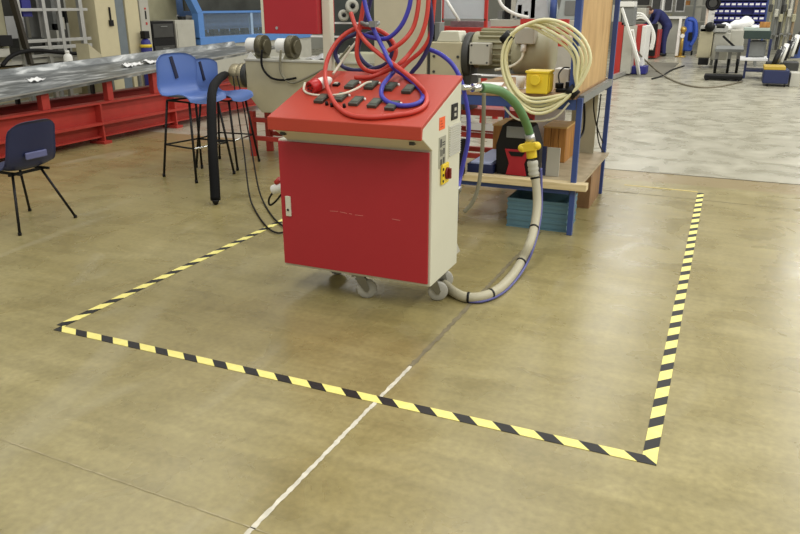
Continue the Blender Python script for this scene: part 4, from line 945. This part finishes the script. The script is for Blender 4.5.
for q in range(3): MB().cyl((c0.x+.16*math.cos(q*2.1), c0.y+.16*math.sin(q*2.1), 0), (c0.x+.16*math.cos(q*2.1), c0.y+.16*math.sin(q*2.1), .13), .03, n=8).build('foot', BLACK, bl)
bv = thing('brass_valve_stand', 'brass and white valve stand between the person and the blue pump', 'valve stand', on_floor(680, 57))
c0 = on_floor(680, 57)
MB().cyl((c0.x, c0.y, 0), (c0.x, c0.y, .75), .05, n=12).cyl((c0.x, c0.y, 0), (c0.x, c0.y, .04), .16, n=16).build('stem', mat('brass_metal', (190, 160, 84), .4, .7), bv)
MB().ball((c0.x, c0.y, .8), .10).build('valve_body', mat('brass_metal', ()), bv); MB().cyl((c0.x, c0.y-.1, .62), (c0.x, c0.y+.1, .62), .06, n=12).build('white_collar', WHITE, bv)
c0 = on_floor(676, 57)
single('white_post', 'slim white post beside the brass valve stand', 'post', MB().bx(c0.x-.04, c0.x+.04, c0.y, c0.y+.08, 0, 1.15), WHITE, .005)
c0 = on_floor(701.5, 56)
lp = thing('stand_fan', 'black round fan head on a pale pole, left of the blue bin rack', 'fan', c0)
MB().cyl(c0, c0+Vector((0, 0, 1.62)), .035, n=10).cyl(c0, c0+Vector((0, 0, .04)), .2, n=16).build('pole', mat('pinkish_pole', (206, 188, 168), .5), lp)
f_ = MB().tube([c0+Vector((.13+.17*math.cos(a), -.05, 1.56+.17*math.sin(a))) for a in [2*PI*k/20 for k in range(20)]], .05, 8, 2, True).build('fan_ring', BLACK, lp)
MB().cyl(c0+Vector((.13, -.1, 1.56)), c0+Vector((.13, .05, 1.56)), .12, n=20).build('fan_hub', DGREY, f_)
c0 = atY(708, 30, 25.6)
single('tall_board', 'tall white board left of the blue bin rack', 'board', MB().bx(c0.x-.14, c0.x+.12, 26.0, 26.05, 0, 1.55), WHITE)
# blue bin rack with small bins
yy = 26.0
L0 = atY(712.5, 10, yy).x; L1 = atY(766, 10, yy).x
rk = thing('bin_rack', 'dark blue louvred rack holding rows of small blue bins at the far right', 'rack', ((L0+L1)/2, yy, 0))
MB().bx(L0, L1, yy+.2, yy+.25, .55, 2.0).build('back_panel', BINB, rk)
for x in (L0-.03, L1): MB().bx(x, x+.05, yy+.1, yy+.26, 0, 2.0).build('upright', BLUEST, rk)
zrow = [atY(740, p_, yy).z for p_ in (27.5, 20.5, 13.5, 6.5, -.5, -7)]
for z in zrow: MB().bx(L0, L1, yy, yy+.2, z-.03, z-.012).build('shelf', BLUEDK, rk)
bw = (L1-L0)/9
b0 = thing('parts_bin', 'small open blue parts bin with a white label on the rack', 'bin', (0, 0, 0), 'blue parts bins on the rack')
bb = MB().bx(-bw*.45, bw*.45, -.02, -.01, 0, .13).bx(-bw*.45, -bw*.42, -.01, .16, 0, .17).bx(bw*.42, bw*.45, -.01, .16, 0, .17).bx(-bw*.42, bw*.42, .15, .16, 0, .17).bx(-bw*.42, bw*.42, -.01, .15, 0, .01).build('bin', BINB, b0)
MB().bx(-bw*.33, bw*.33, -.024, -.02, .05, .105).build('label', PAPER, b0)
first = True
for r_, z in enumerate(zrow[:5]):
    for k in range(9):
        if (r_, k) in ((0, 1), (0, 2), (2, 6), (2, 5)): continue
        o = b0 if first else copy_tree(b0); first = False
        o.location = (L0+bw*(k+.5), yy+.03, z-.011)
# cart with white bags, machine with beige casing, trolley
mk = thing('beige_machine', 'beige casing machine on black castors at the far right, a black lever on its front', 'machine', on_floor(716, 70))
rect(mk, 'casing', 698, 712, 28, 58, 20.6, .7, BEIGE, .02); rect(mk, 'casing_panel', 712.3, 729, 33, 60, 20.7, .7, LGREY, .02)
rect(mk, 'base_block', 698, 708, 58, 65, 20.5, .6, BLACK, .01); rect(mk, 'top_tray', 700, 728, 26, 32, 20.6, .7, ALU, .01)
rect(mk, 'louvre_stack', 729.5, 744, 30, 50, 20.9, .5, LGREY, .02)
MB().ball(atY(710, 27, 20.5), .12).build('dark_knob', BLACK, mk); MB().bx(*sorted((atY(716, 25, 20.5).x, atY(726, 25, 20.5).x)), 20.6, 20.8, atY(720, 29, 20.6).z, atY(720, 24, 20.6).z).build('head_unit', DGREY, mk, .02)
MB().bar(atY(723, 36, 20.4), atY(740, 52, 20.4), .05).build('black_lever', BLACK, mk)
for px in (714.5, 727, 736): 
    c0 = on_floor(px, 73)
    MB().cyl((c0.x-.03, c0.y, .16), (c0.x+.03, c0.y, .16), .16, n=18).build('wheel', BRUB, mk); MB().bx(c0.x-.04, c0.x+.04, c0.y-.02, c0.y+.02, .2, .55).build('castor_fork', STEEL, mk)
MB().bx(on_floor(712, 73).x, on_floor(740, 73).x, 18.8, 20.6, .5, .56).build('chassis', MGREY, mk)
for lab, px, py, rx, rz, sd_ in (('plump white bag heaped below the bin rack, largest of three', 741, 24.5, .29, .17, 0), ('white bag slumped left of the largest one, beneath the bin rack', 725, 27.5, .17, .10, 2), ('white bag slumped to the right of the largest one, behind the trolley', 757, 28, .14, .09, 4)):
    c0 = atY(px, py, 21.9); mb = MB()
    mb.ball((0, 0, 0), (rx, .26, rz), 22, 16)
    mb.v = [Vector((v.x+.05*math.sin(v.z*16+sd_), v.y, v.z*(1+.25*math.sin(v.x*11+sd_)+.12*math.sin(v.x*23+v.y*9))))+Vector((c0.x, 21.9, c0.z)) for v in mb.v]
    single('white_bag', lab, 'bag', mb, PAPER, 0, None)
bx_ = atY(714, 30, 21.6).x; bx2 = atY(762, 30, 21.6).x; zt_ = atY(735, 31, 21.6).z
bt_ = thing('packing_table', 'grey packing table carrying white bags below the bin rack', 'table', ((bx_+bx2)/2, 21.9, 0))
MB().bx(bx_, bx2, 21.55, 22.25, zt_-.06, zt_-.02).build('table_top', LGREY, bt_)
for x in (bx_+.04, bx2-.04):
    for y in (21.6, 22.2): MB().bx(x-.03, x+.03, y-.03, y+.03, 0, zt_-.06).build('leg', MGREY, bt_)
tt = thing('tool_trolley', 'dark green topped trolley with slim blue legs, in front of the white bags', 'trolley', on_floor(755, 78))
yt = 17.9
rect(tt, 'top_box', 744, 771, 31, 39, yt, .7, mat('dark_green_box', (44, 62, 56), .5), .01); rect(tt, 'top_sheet', 744, 770, 28, 30.8, yt, .65, mat('pale_green_sheet', (176, 190, 180), .5), .004)
rect(tt, 'grey_bin', 748, 766, 41, 57, yt+.15, .5, MGREY, .02)
for px in (746.5, 768): rect(tt, 'leg', px-1.2, px+1.2, 39, 79, yt, .07, BLUEDK, .004)
rect(tt, 'tray', 740, 768, 58, 61, yt-.1, .7, PAPER, .01); rect(tt, 'lower_shelf', 745, 770, 70, 72, yt, .6, BLUEDK, .004)
c0 = atY(753, 25, 18.2)
single('carton', 'small brown carton on top of the trolley', 'carton', MB().bx(c0.x+.13, c0.x+.33, 18.1, 18.3, atY(760, 28, yt).z+.002, atY(760, 22, 18.1).z), CRATEW, .004)
a, b = on_floor(704, 79), on_floor(742, 81)
mt_ = MB().bx(a.x, b.x, a.y-.35, a.y+.15, .02, .12)
fp = thing('floor_platform', 'low flat black platform on the floor beneath the beige machine', 'platform', a)
MB().bx(a.x, b.x, a.y-.3, a.y+.15, .03, .11).build('deck', BRUB, fp, .02)
for x in (a.x+.05, b.x-.05): MB().cyl((x, a.y-.31, .04), (x, a.y+.16, .04), .04, n=10).build('roller', BLACK, fp)
bc = thing('blue_crate_cart', 'navy blue box on thin legs with a yellow rim at the right edge', 'cart', on_floor(777, 88))
rect(bc, 'box', 763, 789, 70, 84, 16.3, .6, BLUEDK, .02); rect(bc, 'yellow_rim', 764, 786, 66.5, 70, 16.3, .6, mat('dull_yellow', (190, 160, 60), .5), .01)
for px in (767, 784): rect(bc, 'leg', px-.8, px+.8, 84, 93, 16.3, .05, BLACK, 0)
rect(bc, 'grey_side_box', 790, 800, 73, 88, 16.4, .5, LGREY, .01)
fb = thing('clamp_rack', 'rack of slanting black and steel clamp bars behind the navy box at the right edge', 'rack', on_floor(785, 80))
for k in range(7):
    a = atY(773+3.6*k, 66-2*k, 16.9+.1*k); b = atY(780+3.6*k, 50-3*k, 17.0+.1*k); MB().cyl(a, b, .05, n=8).build('clamp_bar', (BLACK, STEEL, WHITE)[k % 3], fb)
rect(fb, 'base', 766, 798, 62, 80, 17.6, .4, DGREY, .02)
bs = thing('blue_sheet', 'blue plastic sheet draped over equipment at the right edge', 'sheet', atY(792, 60, 18.2))
MB().shell(lambda u, v: atY(778+34*u, 38+20*v+(1-u)*(16*(1-v)), 18.2-.2*math.sin(v*3)*math.sin(u*5)), 12, 10, .01).build('sheet', BLUEST, bs)
for k, (px, mm, lab) in enumerate(((771, OLIVE, 'olive upright drilling machine next to the bin rack, leftmost in the row of six'), (776.5, MGREY, 'mid grey upright drilling machine, second from the bin rack'), (781, DGREY, 'dark grey upright drilling machine, third from the bin rack'), (785, OLIVE, 'olive upright drilling machine, fourth from the bin rack'), (789.5, LGREY, 'light grey upright drilling machine, fifth from the bin rack'), (794, mat('tan_column', (150, 130, 100), .5), 'tan upright drilling machine, farthest right of the row'))):
    c0 = atY(px, 44, 22)
    tw = thing('drilling_machine', lab, 'drilling machine', (c0.x, 22, 0), 'upright drilling machines at the right edge')
    MB().bx(c0.x-.05, c0.x+.05, 21.95, 22.2, 0, .06).build('base', DGREY, tw)
    rect(tw, 'column', px-1.3, px+1.3, -14, 50, 22, .16, mm, .01); rect(tw, 'head', px-2.0, px+1.9, 4+5*(k % 3), 12+5*(k % 3), 21.8, .2, (DGREY, LGREY, OLIVE)[k % 3], .02)
    rect(tw, 'work_table', px-1.9, px+1.9, 33+2*(k % 2), 35+2*(k % 2), 21.75, .25, STEEL, .005)
tl = thing('steel_shelving', 'grey steel shelving with mixed boxes along the back wall', 'shelving', (-1.5, 30, 0))
for x in [-4+1.3*k for k in range(5)]: MB().bx(x-.03, x+.03, 30, 30.06, 0, 2.4).build('upright', MGREY, tl)
for z in (.4, .95, 1.5, 2.05): MB().bx(-4, 1.2, 30.06, 30.6, z-.03, z).build('shelf', LGREY, tl)
CN = ('pale', 'dark', 'blue', 'olive', 'tan')
for z in (.95, 1.5):
    for k in range(10):
        x = -3.7+.48*k
        w_, h_ = .10+.05*((k*5) % 3), .16+.1*((k*7) % 4)
        single('stored_box', CN[k % 5]+' box among the mixed boxes on the back-wall shelving', 'box', MB().bx(x-w_, x+w_, 30.1, 30.4, z+.001, z+h_), (LGREY, DGREY, BLUEST, OLIVE, CRATEW)[k % 5], 0, CN[k % 5]+' boxes on the back-wall shelving')
hose('floor_cable', 'short dark cable lying on the pale floor beyond the bench', [on_floor(652, 79, .012), on_floor(662, 76, .012), on_floor(672, 70, .012), on_floor(684, 66, .012)], .02, BRUB, 'cable', None)

# ================================================================== LIGHT
w = bpy.data.worlds.new('world'); sc.world = w; w.use_nodes = True
w.node_tree.nodes['Background'].inputs[0].default_value = (1.0, .98, .94, 1); w.node_tree.nodes['Background'].inputs[1].default_value = .38
def area(name, loc, tgt, sx, sy, power, col=(1, .985, .94)):
    l = bpy.data.lights.new(name, 'AREA'); l.shape = 'RECTANGLE'; l.size = sx; l.size_y = sy; l.energy = power; l.color = col
    o = bpy.data.objects.new(name, l); COL.objects.link(o); o.location = loc
    o.rotation_euler = (Vector(tgt)-Vector(loc)).to_track_quat('-Z', 'Y').to_euler()
for x, pw in ((-6.5, 70), (-2, 115), (3, 190), (8, 260)):
    for y in (0, 6, 13, 21): area('ceiling_light', (x, y, 5.5), (x, y, 0), 1.2, 4.5, pw if y < 10 else pw*1.25)
sc.view_settings.view_transform = 'Standard'; sc.view_settings.look = 'None'
sc.view_settings.exposure = 0; sc.view_settings.gamma = 1
